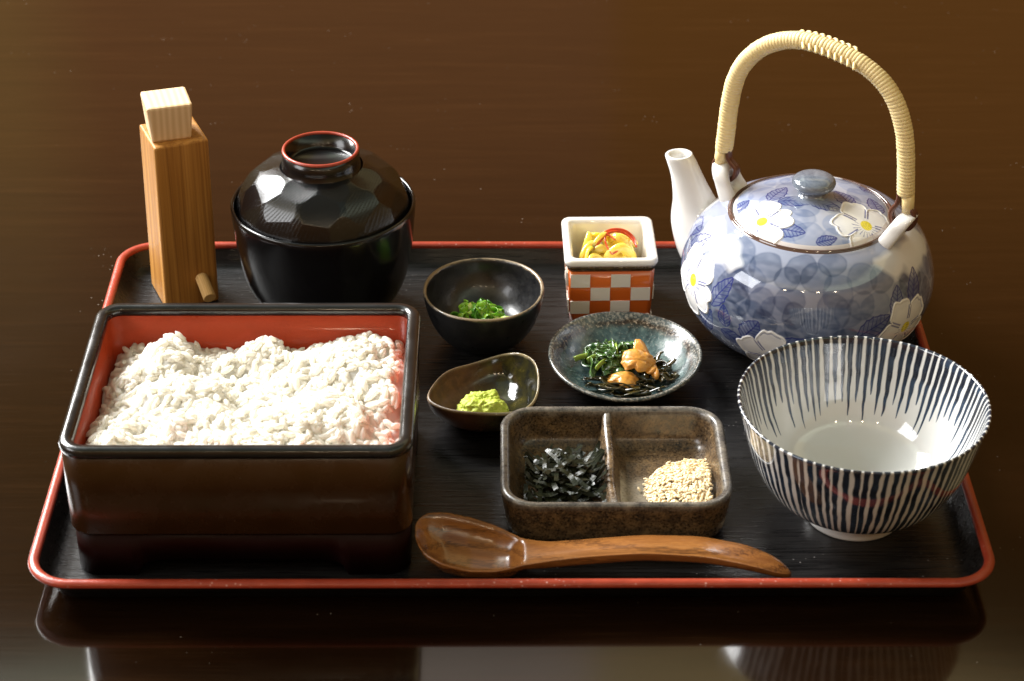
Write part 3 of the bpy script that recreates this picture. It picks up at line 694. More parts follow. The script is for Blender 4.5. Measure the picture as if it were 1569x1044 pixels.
UP = np.array([0, 0, 1.])
def on_body(az, z):
    i = int(np.argmin(np.abs(bprof[:, 1] - z) + 10 * (bprof[:, 0] < .036))); a = RAD(az); r = bprof[i, 0]
    return np.array([r * math.cos(a), r * math.sin(a), bprof[i, 1]]), np.array([nr[i] * math.cos(a), nr[i] * math.sin(a), nz[i]])
bp = Painter(BV, BN, (.265, .29, .375))
pt = np.random.default_rng(21)
def white_zone(az, z):
    a = (az + 180) % 360 - 180
    return (z > .058 and -40 < a < -8) or (z > .0625 and -62 < a <= -38) or (z > .0605 and (a < -142 or a > 168) and (a < 0 or a > 168)) or (.058 < z < .07 and a > 120 and a < 170)
placed = []
for q in range(900):
    az = pt.uniform(-180, 180); z = pt.uniform(.008, .0695)
    if white_zone(az, z): continue
    c0, n0 = on_body(az, z)
    if any(np.linalg.norm(c0 - p_) < .0070 for p_ in placed): continue
    placed.append(c0); k_ = pt.uniform(.50, .78)
    bp.dab(c0, n0, UP, pt.uniform(.0066, .0098), pt.uniform(.75, 1.05), pt.uniform(0, 3), (k_ * .86, k_ * .935, k_ * 1.06))
for az, z, r_ in ((-150, .0655, .012), (-168, .0660, .012), (-30, .0640, .013), (-48, .0660, .010), (-15, .0640, .012), (150, .064, .012)):
    c0, n0 = on_body(az, z); sel, u, v = bp.local(c0, n0, UP, r_ * 1.5); bp.over(sel, (.66, .66, .67), .9 * np.clip((1.05 - np.hypot(u, v * 1.3) / r_ * (1 + .7 * (vnoise(bp.V[sel], 190) - .5))) / .40, 0, 1))
for az, z, ang, L, w, al in ((-140, .0500, 65, .0200, .0048, .45), (-136, .0385, 100, .0120, .0040, .35), (-148, .0300, 60, .0190, .0050, .70), (-130, .0265, -20, .0190, .0052, .75), (-122, .0360, 60, .0150, .0062, .8),
                             (-104, .0320, 15, .0260, .0050, .8), (-66, .0405, 25, .0200, .0060, .75), (-53, .0500, 75, .0160, .0045, .65), (-40, .0520, 65, .0200, .0050, .70), (172, .0600, 20, .0200, .0060, .45), (-172, .0590, 60, .0200, .0060, .4), (-88, .0300, 160, .0180, .0048, .7),
                             (20, .050, 60, .02, .005, .6), (60, .045, 110, .02, .005, .6), (110, .05, 70, .02, .005, .6)):
    c0, n0 = on_body(az, z); bp.leaf(c0, n0, UP, RAD(ang), L, w, alpha=al)
for az, z, R_, ang in ((-161, .0450, .0185, .3), (-113, .0215, .0180, .9), (-47, .0330, .0175, .1), (45, .040, .016, .5), (100, .035, .016, 1.0)):
    c0, n0 = on_body(az, z); bp.flower(c0, n0, UP, R_, ang)
Z_ = BV[..., 2].ravel(); R_ = np.hypot(BV[..., 0], BV[..., 1]).ravel()
lipm = (Z_ > .0718) & (R_ < .0416); bp.c[lipm] = (.085, .045, .035)
foot = Z_ < .0016; bp.c[foot] = (.55, .50, .45)
Vb = bp.V + bp.N * bp.h[:, None]
mesh('teapot_body', Vb, BF, M_PAINT, tea, paint=bp.c)
def m_white(name='white_glaze'):
    t = NT(name); n = t.noise(t.co(), 80, 3, .5)
    return t.set(base=(.72, .715, .70), rough=.08, spec=.5, coat=.6, coat_rough=.03, normal=t.bump(n, .05, .0006))
M_WHITE = m_white()
AX = np.array([math.cos(RAD(-32)), math.sin(RAD(-32)), 0]); TG = np.array([-AX[1], AX[0], 0])
# spout
sp_c = spline([(-.0440, .0330), (-.0540, .0400), (-.0625, .0515), (-.0668, .0640), (-.0712, .0760), (-.0750, .0838)], 44); sp_r = spline([(0, .0185), (.2, .0185), (.42, .0150), (.62, .0106), (.82, .0080), (1, .0072)], 44)[:, 1]
sp_t = np.gradient(sp_c, axis=0); sp_t /= np.linalg.norm(sp_t, axis=1)[:, None]
tt = np.linspace(0, 1, 44)[:, None]; wv_ = np.clip((tt - .75) / .25, 0, 1) ** 1.5 * .75; sp_t = sp_t * (1 - wv_) + np.array([[0.05, 1.0]]) * wv_; sp_t /= np.linalg.norm(sp_t, axis=1)[:, None]
def sploop(i, r, lift=0):
    n2 = np.array([-sp_t[i, 1], sp_t[i, 0]]); a = ring(40)
    c = sp_c[i] + sp_t[i] * lift
    s = c[0] + n2[0] * r * np.cos(a); z = c[1] + n2[1] * r * np.cos(a); g = r * .96 * np.sin(a)
    return AX * s[:, None] + TG * g[:, None] + UP * z[:, None]
loops = [sploop(i, sp_r[i]) for i in range(44)] + [sploop(43, .0070, .0006), sploop(43, .0062, .0009), sploop(43, .0053, .0006)] + [sploop(i, sp_r[i] * .62) for i in range(42, 26, -2)]
V, F = loft(loops); mesh('spout', V, F, M_WHITE, tea, fix=False)
# lugs: upright rounded tabs pierced by the handle wire
def lug(side):
    k = 24; a = ring(k); outl_ = []
    for q in a:
        y, z = math.sin(q), math.cos(q)
        w = .0085 if z > 0 else .0085 + .0085 * (-z) ** 1.1
        outl_.append((w * y, (.0098 if z > 0 else .0170) * z))
    outl_ = np.array(outl_); hole = np.stack([.0027 * np.sin(a), .0034 * np.cos(a) + .0012], -1)
    LP = []
    for (sc, off, hs) in ((1, -.5, 0), (1, .5, 0), (0, .5, 1), (0, -.5, 1)):
        src = outl_ if hs == 0 else hole
        LP.append([(y, z, off * (.0076 if z > -.006 else .0076 + .005 * (-.006 - z) / .01)) for y, z in src])
    mid0 = [((o_[0] * .6 + h_[0] * .4), (o_[1] * .6 + h_[1] *   .4), .0046) for o_, h_ in zip(outl_, hole)]
    mid1 = [(p[0], p[1], -.0046) for p in mid0]
    LP = [LP[0], LP[1], mid0, LP[2], LP[3], mid1]
    L = np.array(LP); lean = .55
    s0 = .0462; z0 = .0772
    P = L[..., 2:3] * AX * side + L[..., 0:1] * TG + UP * (L[..., 1:2] + z0 - ZF * 0) + AX * side * (s0 + lean * L[..., 1:2])
    V = P.reshape(-1, 3); F = gridF(6, k, wu=True, wv=True).tolist()
    o = mesh('lug', V, F, M_WHITE, tea); subsurf(o, 2)
lug(-1); lug(1)
# handle
def m_rattan():
    t = NT('cream_plastic_rattan'); n = t.noise(t.co(), 60, 3, .5)
    return t.set(base=t.mix(n, (.78, .61, .29), (.85, .70, .38)), rough=.34, spec=.45, sss=.12, sss_r=(1, .7, .3), sss_s=.001)
M_RATTAN = m_rattan()
tcu = NT('brown_copper_wire'); M_WIRE = tcu.set(base=tcu.mix(tcu.noise(tcu.co(), 200, 3, .5), (.085, .030, .016), (.15, .055, .030)), rough=.32, spec=.5, metal=.25)
hp = np.array([(-.0500, .0935), (-.0492, .1045), (-.0484, .1173), (-.0462, .1321), (-.0412, .1438), (-.0320, .1540), (-.0203, .1602), (-.0084, .1622), (.0053, .1609), (.0191, .1575), (.0304, .1511), (.0383, .1419), (.0436, .1289), (.0460, .1157), (.0474, .1020), (.0480, .0955)])
hc = spline(hp, 1500); HP = AX * hc[:, :1] + UP * hc[:, 1:]
arc = np.concatenate([[0], np.cumsum(np.linalg.norm(np.diff(hc, axis=0), axis=1))]); HL = arc[-1]
T3, N3, B3 = frames(HP)
k = 22; a = ring(k)[None, :]; s_ = arc[:, None]; pitch = .00172
phs = s_ / pitch + a / (2 * PI) * 1.0
prof_w = np.abs(np.sin(PI * phs)) ** .55
endw = np.clip(np.minimum(s_, HL - s_) / .0012, 0, 1) ** .5
jitw = vnoise(np.stack([np.floor(phs) * .37, 0 * phs, 0 * phs], -1), 3.7) - .5
rw = (.00430 + .00030 * prof_w + .00024 * jitw) * (.86 + .14 * endw)
HV = HP[:, None] + rw[..., None] * (np.cos(a)[..., None] * N3[:, None] * .92 + np.sin(a)[..., None] * B3[:, None])
F = gridF(1500, k, wv=True).tolist() + [list(range(k))[::-1], list(range(1499 * k, 1500 * k))]
hd = mesh('handle', HV.reshape(-1, 3), F, M_RATTAN, tea, fix=False)
# braided strands over the crown of the handle
for q in range(9):
    s0 = HL * .447 + q * .0034; tt = np.linspace(-1.9, 2.1, 22); P = []
    for u in tt:
        i = int(np.clip(np.searchsorted(arc, s0 + .0026 * u), 0, 1499)); up_a = u * .98
        n_out = N3[i] if N3[i][2] > 0 else -N3[i]
        P.append(HP[i] + .0050 * (n_out * math.cos(up_a) + TG * -math.sin(up_a) * 1.0))
    V, F = tube(P, .00085, 8); mesh('braid', V, F, M_RATTAN, hd)
# split rattan core showing at both ends
for sgn, i0 in ((-1, 0), (1, 1499)):
    b0 = HP[i0]; dn = -T3[0] if i0 == 0 else T3[-1]; off = AX * (.0012 * sgn)
    V, F = tube([b0 + off - dn * .002, b0 + off + dn * .004, b0 + off + dn * .0085], [.0033, .0033, .0031], 12, .95); mesh('core_end', V, F, M_RATTAN, tea)
# wire hooks
for sgn, s_top, z_top in ((-1, -.0500, .0960), (1, .0480, .0975)):
    sl = .0469 if sgn < 0 else .0463; inn = -sgn
    for g in (-.0011, .0011):
        pts = [(s_top + inn * .0030, z_top + .004), (s_top + inn * .0032, z_top - .006), (sgn * (sl - .0046), .0850), (sgn * (sl - .0030), .0795), (sgn * (sl + .0012), .0772), (sgn * (sl + .0056), .0788), (sgn * (sl + .0074), .0825), (sgn * (sl + .0072), .0865), (sgn * (sl + .0054), .0890)]
        c2 = spline(pts, 48); gg = np.full(48, g)
        P = AX * c2[:, :1] + UP * c2[:, 1:] + TG * gg[:, None]
        V, F = tube(P, .00125, 10); mesh('wire_hook', V, F, M_WIRE, tea)
# lid
rl = np.linspace(0, .0392, 210); ntl = 520
zl = .0718 + .0105 * (1 - (rl / .0392) ** 2) ** .75
zl += .0003
lid_th = ring(ntl)
LVt, LFt = revolve(np.stack([rl, zl], -1), lid_th)
dz = np.gradient(zl, rl); nn = np.stack([-dz, np.ones_like(dz)], -1); nn /= np.linalg.norm(nn, axis=1)[:, None]
LNt = np.stack([np.outer(np.cos(lid_th), nn[:, 0]), np.outer(np.sin(lid_th), nn[:, 0]), np.broadcast_to(nn[:, 1], (ntl, 210))], -1)
lp = Painter(LVt, LNt, (.38, .40, .48))
def on_lid(x, y):
    r = min(math.hypot(x, y), .0388); return np.array([x, y, np.interp(r, rl, zl)]), np.array([x / (r + 1e-9) * np.interp(r, rl, nn[:, 0]), y / (r + 1e-9) * np.interp(r, rl, nn[:, 0]), np.interp(r, rl, nn[:, 1])])
YU = np.array([0, 1., 0]); placed = []
for q in range(260):
    r_, a_ = .038 * math.sqrt(pt.uniform(0, 1)), pt.uniform(0, 2 * PI); c0, n0 = on_lid(r_ * math.cos(a_), r_ * math.sin(a_))
    if any(np.linalg.norm(c0 - p_) < .0082 for p_ in placed): continue
    placed.append(c0); k_ = pt.uniform(.70, .90); lp.dab(c0, n0, YU, pt.uniform(.006, .0085), .95, 0, (k_ * .87, k_ * .94, k_ * 1.06))
for x, y, ang, L, w, al in ((-.0170, .0035, 50, .0150, .0050, .65), (-.0085, -.0065, -12, .0190, .0046, .70), (-.0140, -.0275, -22, .0150, .0046, .6), (.0050, -.0105, -25, .0180, .0045, .65), (.0150, -.0020, 120, .0150, .0052, .7), (.0310, -.0020, 110, .0130, .0050, .75), (-.0150, .0300, 10, .0170, .0035, .7),
                            (-.0345, .0015, 30, .0090, .0040, .7), (.0030, -.0345, 20, .0110, .0032, .8), (.010, .033, 150, .015, .004, .6), (.030, .018, 60, .014, .004, .6)):
    c0, n0 = on_lid(x, y); lp.leaf(c0, n0, YU, RAD(ang), L, w, alpha=al)
for x, y, R_, ang in ((-.0270, -.0180, .0160, .5), (.0235, -.0220, .0175, .2), (.008, .034, .012, .4)):
    c0, n0 = on_lid(x, y); lp.flower(c0, n0, YU, R_, ang, squash=1.05)
rr_ = np.hypot(lp.V[:, 0], lp.V[:, 1]); ka = np.clip((.0125 - rr_) / .003, 0, 1) * .8; lp.c += (np.array([.22, .25, .31]) - lp.c) * ka[:, None]
ed = rr_ > .0372; lp.c[ed] += (np.array([.58, .52, .48]) - lp.c[ed]) * .8
mesh('lid_plate', lp.V + lp.N * lp.h[:, None], LFt, M_PAINT, tlid, paint=lp.c, fix=False)
def m_knob():
    t = NT('grey_blue_glaze'); n = t.noise(t.co((1, 1, 3), (.3, .2, 0)), 120, 4, .6, 1.5)
    return t.set(base=t.ramp(n, (.3, (.10, .125, .17)), (.6, (.19, .22, .27)), (.8, (.38, .41, .45))), rough=.08, spec=.5, coat=.6, coat_rough=.03)
pr = spline([(.0092, .0812), (.0072, .0826), (.0062, .0840), (.0068, .0853), (.0094, .0866), (.0108, .0886), (.0100, .0910), (.0068, .0926), (.0030, .0932), (0, .0933)], 60); pr[:, 0] = np.maximum(pr[:, 0], 0)
V, F = revolve(pr, ring(64)); o = mesh('knob', V.reshape(-1, 3), F, m_knob(), tlid, fix=False)

# ================================================================== wooden spoon
def m_spoon():
    t = NT('spoon_zelkova_wood')
    w = t.wave(t.co((.05, .42, 1), (RAD(0), RAD(0), 0)), 95, 3.2, 2, 30, 'DIAGONAL', 'BANDS'); n = t.noise(t.co((45, 700, 700)), 1, 4, .6); n2 = t.noise(t.co((6, 60, 60)), 1.5, 3, .5)
    base = t.ramp(w, (.0, (.165, .056, .013)), (.55, (.255, .100, .024)), (.84, (.20, .070, .016)), (1.0, (.045, .013, .004)))
    base = t.mix(t.ramp(n, (.48, 0.0), (.66, .45)), base, (.11, .034, .008)); base = t.mix(t.ramp(n2, (.35, 0.0), (.7, .35)), base, (.40, .17, .045))
    return t.set(base=base, rough=.24, spec=.5, coat=.35, coat_rough=.12, normal=t.bump(n, .10, .0003))
spn = thing('wooden_spoon', 'brown wooden spoon lying along the front edge of the tray', 'spoon', (0, 0, ZF))
xs = np.concatenate([np.linspace(0, 1, 60) ** 1.0 * .052, np.linspace(.052, .164, 71)[1:]])
X0 = -.0425
ctl = np.array([  # s, half width, centre y, rim height(top), hollow depth, thickness
    (0, .0030, -.1175, .0160, .0000, .0018), (.0012, .0078, -.1180, .0160, .0010, .0020), (.005, .0128, -.1195, .0156, .0050, .0022), (.013, .0165, -.1215, .0146, .0090, .0024), (.024, .0174, -.1238, .0134, .0098, .0024),
    (.035, .0154, -.1256, .0124, .0088, .0026), (.0425, .0120, -.1266, .0118, .0066, .0034), (.0475, .0092, -.1270, .0114, -.0004, .0050), (.058, .0070, -.1271, .0116, -.0008, .0062), (.075, .0063, -.1268, .0134, -.0010, .0066),
    (.100, .0066, -.1262, .0150, -.0011, .0064), (.125, .0073, -.1268, .0142, -.0011, .0058), (.145, .0074, -.1290, .0112, -.0010, .0050), (.157, .0060, -.1312, .0078, -.0008, .0042), (.1625, .0032, -.1324, .0056, -.0004, .0032), (.164, .0006, -.1328, .0046, 0, .0022)])
I = [np.interp(xs, ctl[:, 0], ctl[:, q]) for q in range(6)]
def sm(v, it=6):
    for _ in range(it): v = np.concatenate([v[:1], (v[:-2] + 2 * v[1:-1] + v[2:]) / 4, v[-1:]])
    return v
hw_, cy_, rz_, hd_, tk_ = sm(I[1], 3), sm(I[2]), sm(I[3], 14), sm(I[4], 3), sm(I[5])
loops = []
kk = 35; tq = np.linspace(-1, 1, kk)
for i in range(len(xs)):
    roll = .16 * np.clip(1 - xs[i] / .06, 0, 1)
    tz_ = rz_[i] - hd_[i] * np.clip(1 - (np.abs(tq) / .90) ** 3.4, 0, 1); bz_ = rz_[i] - (hd_[i] if hd_[i] > 0 else 0) * np.clip(1 - np.abs(tq) ** 3.0, 0, 1) - tk_[i] * np.sqrt(np.clip(1 - np.abs(tq) ** 3, 0, 1)) * (1.0)
    up_ = [(X0 + xs[i], cy_[i] + hw_[i] * q, z + roll * hw_[i] * q) for q, z in zip(tq, tz_)]
    dn_ = [(X0 + xs[i], cy_[i] + hw_[i] * q * 1.0, z - .0004 + roll * hw_[i] * q) for q, z in zip(tq[::-1], bz_[::-1])]
    loops.append(up_ + dn_)
V, F = loft(loops); V[:, 2] -= max(0, 0); V[:, 2] += .0004 - V[:, 2].min() if V[:, 2].min() < .0004 else 0
mesh('spoon_body', V, F, m_spoon(), spn)

# ================================================================== food
def m_food(name, a, b, scale=300, rough=.3, sss=.3, sss_c=(.6, 1, .2), sss_s=.0012, bumps=.3, trans=0.0, coat=.2, spec=.5):
    t = NT(name); n = t.noise(t.co(), scale, 4, .6)
    return t.set(base=t.mix(t.ramp(n, (.32, 0.0), (.68, 1.0)), a, b), rough=rough, spec=spec, sss=sss, sss_r=sss_c, sss_s=sss_s, trans=trans, coat=coat, coat_rough=.1, normal=t.bump(n, bumps, .0004))
def place(o, loc, R): o.matrix_local = Matrix.Translation(loc) @ Matrix(np.asarray(R).tolist()).to_4x4(); return o

# chopped scallion
SG = [m_food('scallion_green', (.17, .38, .015), (.30, .52, .04), sss=.5), m_food('scallion_dark', (.05, .21, .010), (.11, .32, .02), sss=.4), m_food('scallion_pale', (.46, .60, .12), (.62, .70, .26), sss=.6)]
sc = thing('chopped_scallions', 'little heap of chopped green scallion rings in the charcoal bowl', 'scallions', (-.0140, .0640, ZF + .0096))
fr_ = np.random.default_rng(5)
for i in range(64):
    r = abs(fr_.normal(0, .0070)); r = min(r, .0135); a = fr_.uniform(0, 2 * PI); z = .0095 * math.exp(-(r / .0090) ** 2) * fr_.uniform(.5, 1.15) + .0016 + .00003 * (r * 1e3) ** 2
    ro = fr_.uniform(.0020, .0038); L = fr_.uniform(.0026, .0056); wall = .00055; sq = fr_.uniform(.55, 1.0); opening = fr_.random() < .35
    k = 16; an = np.linspace(0, 2 * PI * (.62 if opening else 1), k, endpoint=opening); lo = []
    for rad_, zz in ((ro, -L / 2), (ro, L / 2), (ro - wall * .4, L / 2 + .0002), (ro - wall, L / 2), (ro - wall, -L / 2), (ro - wall * .4, -L / 2 - .0002)):
        lo.append(np.stack([rad_ * np.cos(an), rad_ * sq * np.sin(an), np.full(k, zz)], -1))
    L_ = np.array(lo); F = gridF(6, k, wu=True, wv=not opening)
    if opening: F = F.tolist() + [[q * k for q in range(6)], [q * k + k - 1 for q in range(6)][::-1]]
    o = mesh('scallion_slice', L_.reshape(-1, 3), F, SG[fr_.choice([0, 0, 1, 1, 2])], sc)
    R = np.array(Matrix.Rotation(fr_.uniform(0, 6.3), 3, 'Z') @ Matrix.Rotation(fr_.uniform(.2, 1.5), 3, 'X') @ Matrix.Rotation(fr_.uniform(0, 6.3), 3, 'Z'))
    place(o, (r * math.cos(a) * 1.15, r * math.sin(a) * .85, z), R)

# wasabi
def blob(nu, nv, rad, fn):
    u = ring(nu); v = np.linspace(.02, PI - .02, nv); D = np.stack([np.outer(np.cos(u), np.sin(v)), np.outer(np.sin(u), np.sin(v)), np.broadcast_to(np.cos(v), (nu, nv))], -1)
    P = fn(D); F = gridF(nu, nv, wu=True).tolist() + [[q * nv for q in range(nu)], [q * nv + nv - 1 for q in range(nu)][::-1]]
    return P.reshape(-1, 3), F
M_WAS = m_food('wasabi_paste', (.44, .54, .05), (.60, .66, .11), 420, .55, .35, (.8, 1, .3), .0012, .8, coat=0)
was = thing('wasabi', 'lumpy mound of grated green wasabi in the teardrop dish', 'wasabi', (-.0135, -.0085, ZF + .0040))
def fw(D):
    lump = fbm(D * .012 + .3, 210, 2) - .5; fine = fbm(D * .012, 800, 3) - .5
    r = 1.02 + .42 * lump + .26 * fine
    P = D * r[..., None] * np.array([.0126, .0108, .0098]); P[..., 2] = np.where(P[..., 2] < 0, P[..., 2] * .15, P[..., 2]) + .0012; return P
V, F = blob(120, 80, 1, fw); mesh('paste', V, F, M_WAS, was)

# pickled cabbage and chilli threads in the cup
M_YEL = m_food('pickle_yellow', (.66, .46, .05), (.78, .62, .17), 160, .14, .9, (1, .8, .3), .006, .25, coat=.5)
M_CHI = m_food('chilli_red', (.42, .035, .010), (.58, .075, .016), 300, .22, .3, (1, .3, .1), .001, .3, coat=.4)
pk = thing('yellow_pickles', 'yellow pickled vegetable strips with red chilli threads in the chequered cup', 'pickles', (.0512, .1015, ZF))
M_bed = M_YEL
def fb(D):
    r = 1 + .35 * (fbm(D * .02 + 1, 110, 2) - .5); P = D * r[..., None] * np.array([.0165, .0160, .0100]); P[..., 2] += .0205; return P
V, F = blob(60, 40, 1, fb); mesh('pickle_heap', V, F, M_YEL, pk)
fr_ = np.random.default_rng(11)
for i in range(13):
    cx, cy = fr_.uniform(-.0115, .0115), fr_.uniform(-.012, .010); hz = .0315 + .0050 * math.exp(-(cx * cx + cy * cy) / 1.2e-4) - .02 * abs(cy) * .2
    ang = fr_.uniform(0, PI); n = 16; t_ = np.linspace(-1, 1, n); L = fr_.uniform(.006, .010); arch_ = fr_.uniform(.002, .0055); cu = fr_.normal(0, .35)
    P = np.stack([cx + L * t_ * np.cos(ang + cu * t_), cy + L * t_ * np.sin(ang + cu * t_), hz + arch_ * (1 - t_ ** 2) - .003 * np.abs(t_)], -1); P[:, :2] = np.clip(P[:, :2], -.0172, .0172)
    V, F = tube(P, fr_.uniform(.0017, .0028) * (1 - .35 * t_ ** 4), 12, fr_.uniform(.45, .8)); mesh('pickle_strip', V, F, M_YEL, pk)
ZC = .0062
for pts, r in (([(-.0080, -.0060, .0305), (-.0040, -.0010, .0335), (.0000, .0030, .0355), (.0060, .0035, .0358), (.0110, .0010, .0340), (.0135, -.0030, .0315)], .00085), ([(-.0030, .0040, .0350), (.0020, .0050, .0362), (.0080, .0045, .0358), (.0125, .0015, .0335), (.0140, -.0045, .0312)], .0010),
               ([(-.0010, .0030, .0352), (-.0022, -.0020, .0345), (-.0010, -.0065, .0320), (.0010, -.0100, .0300)], .0007), ([(-.0040, .0040, .0345), (-.0020, .0020, .0356), (.0010, .0000, .0350), (.0030, -.0030, .0345)], .0006), ([(.0010, -.0100, .0300), (.0050, -.0085, .0318), (.0080, -.0060, .0322)], .0006)):
    c3 = spline(pts, 26); c3[:, 2] += ZC; V, F = tube(c3, r * (1 - .4 * np.abs(np.linspace(-1, 1, 26)) ** 3), 8, .7); mesh('chilli_thread', V, F, M_CHI, pk)

# dressed greens, kelp and orange morsels in the teal dish
M_GD = m_food('greens_dark', (.012, .040, .010), (.035, .085, .022), 400, .22, .15, (.5, 1, .3), .0008, .5, coat=.5)
M_GM = m_food('greens_mid', (.045, .105, .020), (.10, .18, .05), 400, .24, .2, (.5, 1, .3), .0008, .5, coat=.5)
M_GL = m_food('stem_light', (.20, .30, .035), (.33, .42, .08), 250, .2, .35, (.6, 1, .3), .0012, .3, coat=.5)
M_KE = m_food('kelp_brown', (.016, .012, .002), (.050, .038, .008), 200, .12, .0, (1, 1, 1), .001, .2, coat=.7)
M_OR = m_food('orange_morsel', (.50, .21, .025), (.62, .30, .055), 420, .34, .45, (1, .5, .15), .0020, .7, coat=.15)
gr = thing('dressed_greens', 'chopped dark green leaves and pale stems on the teal dish', 'greens', (.0566, .0270, ZF))
fr_ = np.random.default_rng(3)
def bit(cx, cy, z, size, mat, name='leaf_piece', curl=1.0, th_=.00035, asp=.6, par=None):
    n, m = 9, 7; u = np.linspace(-1, 1, n); v = np.linspace(-1, 1, m); U_, V_ = np.meshgrid(u, v, indexing='ij')
    w = np.sqrt(np.clip(1 - .75 * U_ ** 2, .05, 1)); ph_ = fr_.uniform(0, 6.3, 3)
    X = U_ * size; Y = V_ * size * asp * w; Z_ = size * curl * (.22 * np.sin(3.2 * U_ + ph_[0]) + .16 * np.sin(4 * V_ + ph_[1]) + .28 * (V_ ** 2) * math.sin(ph_[2]))
    T0 = np.stack([X, Y, Z_ + th_ / 2], -1); T1 = T0 - np.array([0, 0, th_])
    V = np.concatenate([T0.reshape(-1, 3), T1.reshape(-1, 3)]); f = gridF(n, m); F = f.tolist() + (f[:, ::-1] + n * m).tolist()
    b = [i * m for i in range(n)] + [(n - 1) * m + j for j in range(1, m)] + [i * m + m - 1 for i in range(n - 2, -1, -1)] + [j for j in range(m - 2, 0, -1)]
    for q in range(len(b)): p0, p1 = b[q], b[(q + 1) % len(b)]; F.append([p1, p0, p0 + n * m, p1 + n * m])
    o = mesh(name, V, F, mat, par or gr); R = np.array(Matrix.Rotation(fr_.uniform(0, 6.3), 3, 'Z') @ Matrix.Rotation(fr_.normal(0, .6), 3, 'X') @ Matrix.Rotation(fr_.normal(0, .5), 3, 'Y')); place(o, (cx, cy, z), R)
for i in range(70):
    cx, cy = fr_.normal(-.0075, .0082), fr_.normal(.0055, .0066); q = ((cx + .007) / .013) ** 2 + ((cy - .006) / .012) ** 2
    if q > 1.4: cx, cy = -.007 + (cx + .007) * .6, .006 + (cy - .006) * .6
    z = .0085 + .0075 * math.exp(-q * 1.3) * fr_.uniform(.4, 1.1); bit(cx, cy, z, fr_.uniform(.0032, .0064), [M_GD, M_GM, M_GM][i % 3], asp=fr_.uniform(.4, .8))
for cx, cy, z, s, a in ((-.0190, .0055, .0105, .0060, .2), (-.0115, -.0040, .0125, .0048, .9), (-.0080, .0170, .0098, .0050, .8), (-.0040, .0055, .0150, .0042, 1.6), (.0010, .0020, .0140, .0036, 2.4), (-.0150, .0020, .0120, .0035, .4)):
    n = 12; t_ = np.linspace(-1, 1, n); P = np.stack([cx + s * t_ * math.cos(a), cy + s * t_ * math.sin(a), z + .0012 * (1 - t_ ** 2)], -1); V, F = tube(P, .0017 * np.ones(n), 10, .42); mesh('stem_piece', V, F, M_GL, gr)
kp = thing('kelp_strips', 'glossy dark brown kelp strips lying in the front of the teal dish', 'kelp', (.0566, .0270, ZF))
def floor_pd(x, y): return np.interp(np.hypot(x, y / 1.08), [0, .014, .024, .0296, .0338], [.0040, .0046, .0066, .0102, .0150])
for i in range(30):
    n = 26; t_ = np.linspace(-1, 1, n)
    if i < 18: cx, cy, ang, L, cu = fr_.uniform(-.012, .012), fr_.uniform(-.024, -.009), fr_.normal(0, .35), fr_.uniform(.008, .014), fr_.normal(0, .7)
    else: cx, cy, ang, L, cu = fr_.uniform(.011, .021), fr_.uniform(-.012, .012), fr_.uniform(0, PI), fr_.uniform(.006, .010), fr_.choice([-1, 1]) * fr_.uniform(1.2, 2.4)
    th_ = ang + cu * t_; X = cx + np.cumsum(np.cos(th_)) * L * 2 / n; Y = cy + np.cumsum(np.sin(th_)) * L * 2 / n; X -= X.mean() - cx; Y -= Y.mean() - cy
    rr0 = np.hypot(X, Y / 1.08); sc_ = np.where(rr0 > .0275, .0275 / np.maximum(rr0, 1e-6), 1); X, Y = X * sc_, Y * sc_
    Z_ = floor_pd(X, Y) + .0014 + fr_.uniform(0, .0030) + .0012 * np.sin(t_ * 3 + i)
    tilt = fr_.uniform(.1, 1.3); Nn = np.stack([np.sin(tilt) * -np.sin(th_), np.sin(tilt) * np.cos(th_), np.full(n, math.cos(tilt))], -1)
    V, F = ribbon(np.stack([X, Y, Z_], -1), Nn, fr_.uniform(.0022, .0036), .00045); mesh('kelp_strip', V, F, M_KE, kp, fix=True)
orr = thing('orange_morsels', 'folded orange simmered morsels on the kelp in the teal dish', 'morsels', (.0566, .0270, ZF))
def morsel(cx, cy, z, sx, sy, sz, seed, ry=0, rz=0, rx=0, notch=.45):
    def f(D):
        a = np.arctan2(D[..., 1], D[..., 0]); lobe = 1 - notch * np.exp(-((np.mod(a + 2.0 + PI, 2 * PI) - PI) / .38) ** 2) + .08 * np.sin(3 * a + seed) + .03 * np.sin(8 * a + seed * 2) + .015 * np.sin(17 * a)
        wr_ = 1 + .22 * (fbm(D * .01 + seed, 260, 3) - .5) - .10 * np.exp(-((D[..., 1] + .1 + .25 * D[..., 0]) / .09) ** 2) * (D[..., 2] > 0)
        P = D * np.stack([lobe * sx * .9, lobe * sy * .9, np.full_like(a, sz)], -1) * wr_[..., None]
        P[..., 2] += sz * .8 * np.cos(D[..., 0] * 1.8) - sz * .5; return P
    V, F = blob(64, 36, 1, f); o = mesh('morsel', V, F, M_OR, orr); place(o, (cx, cy, z), np.array(Matrix.Rotation(rz, 3, 'Z') @ Matrix.Rotation(rx, 3, 'X') @ Matrix.Rotation(ry, 3, 'Y')))
morsel(.0058, -.0070, .0165, .0092, .0076, .0020, 1.2, rx=.50, rz=.1)
morsel(.0092, -.0010, .0166, .0066, .0090, .0019, 2.9, rx=.45, ry=.55, rz=.35, notch=.2)
morsel(.0130, -.0085, .0120, .0040, .0070, .0024, 4.0, ry=.8, rz=.2, notch=.3)
morsel(-.0015, -.0130, .0098, .0082, .0058, .0018, 5.1, rx=.2, rz=-.3, notch=.3)

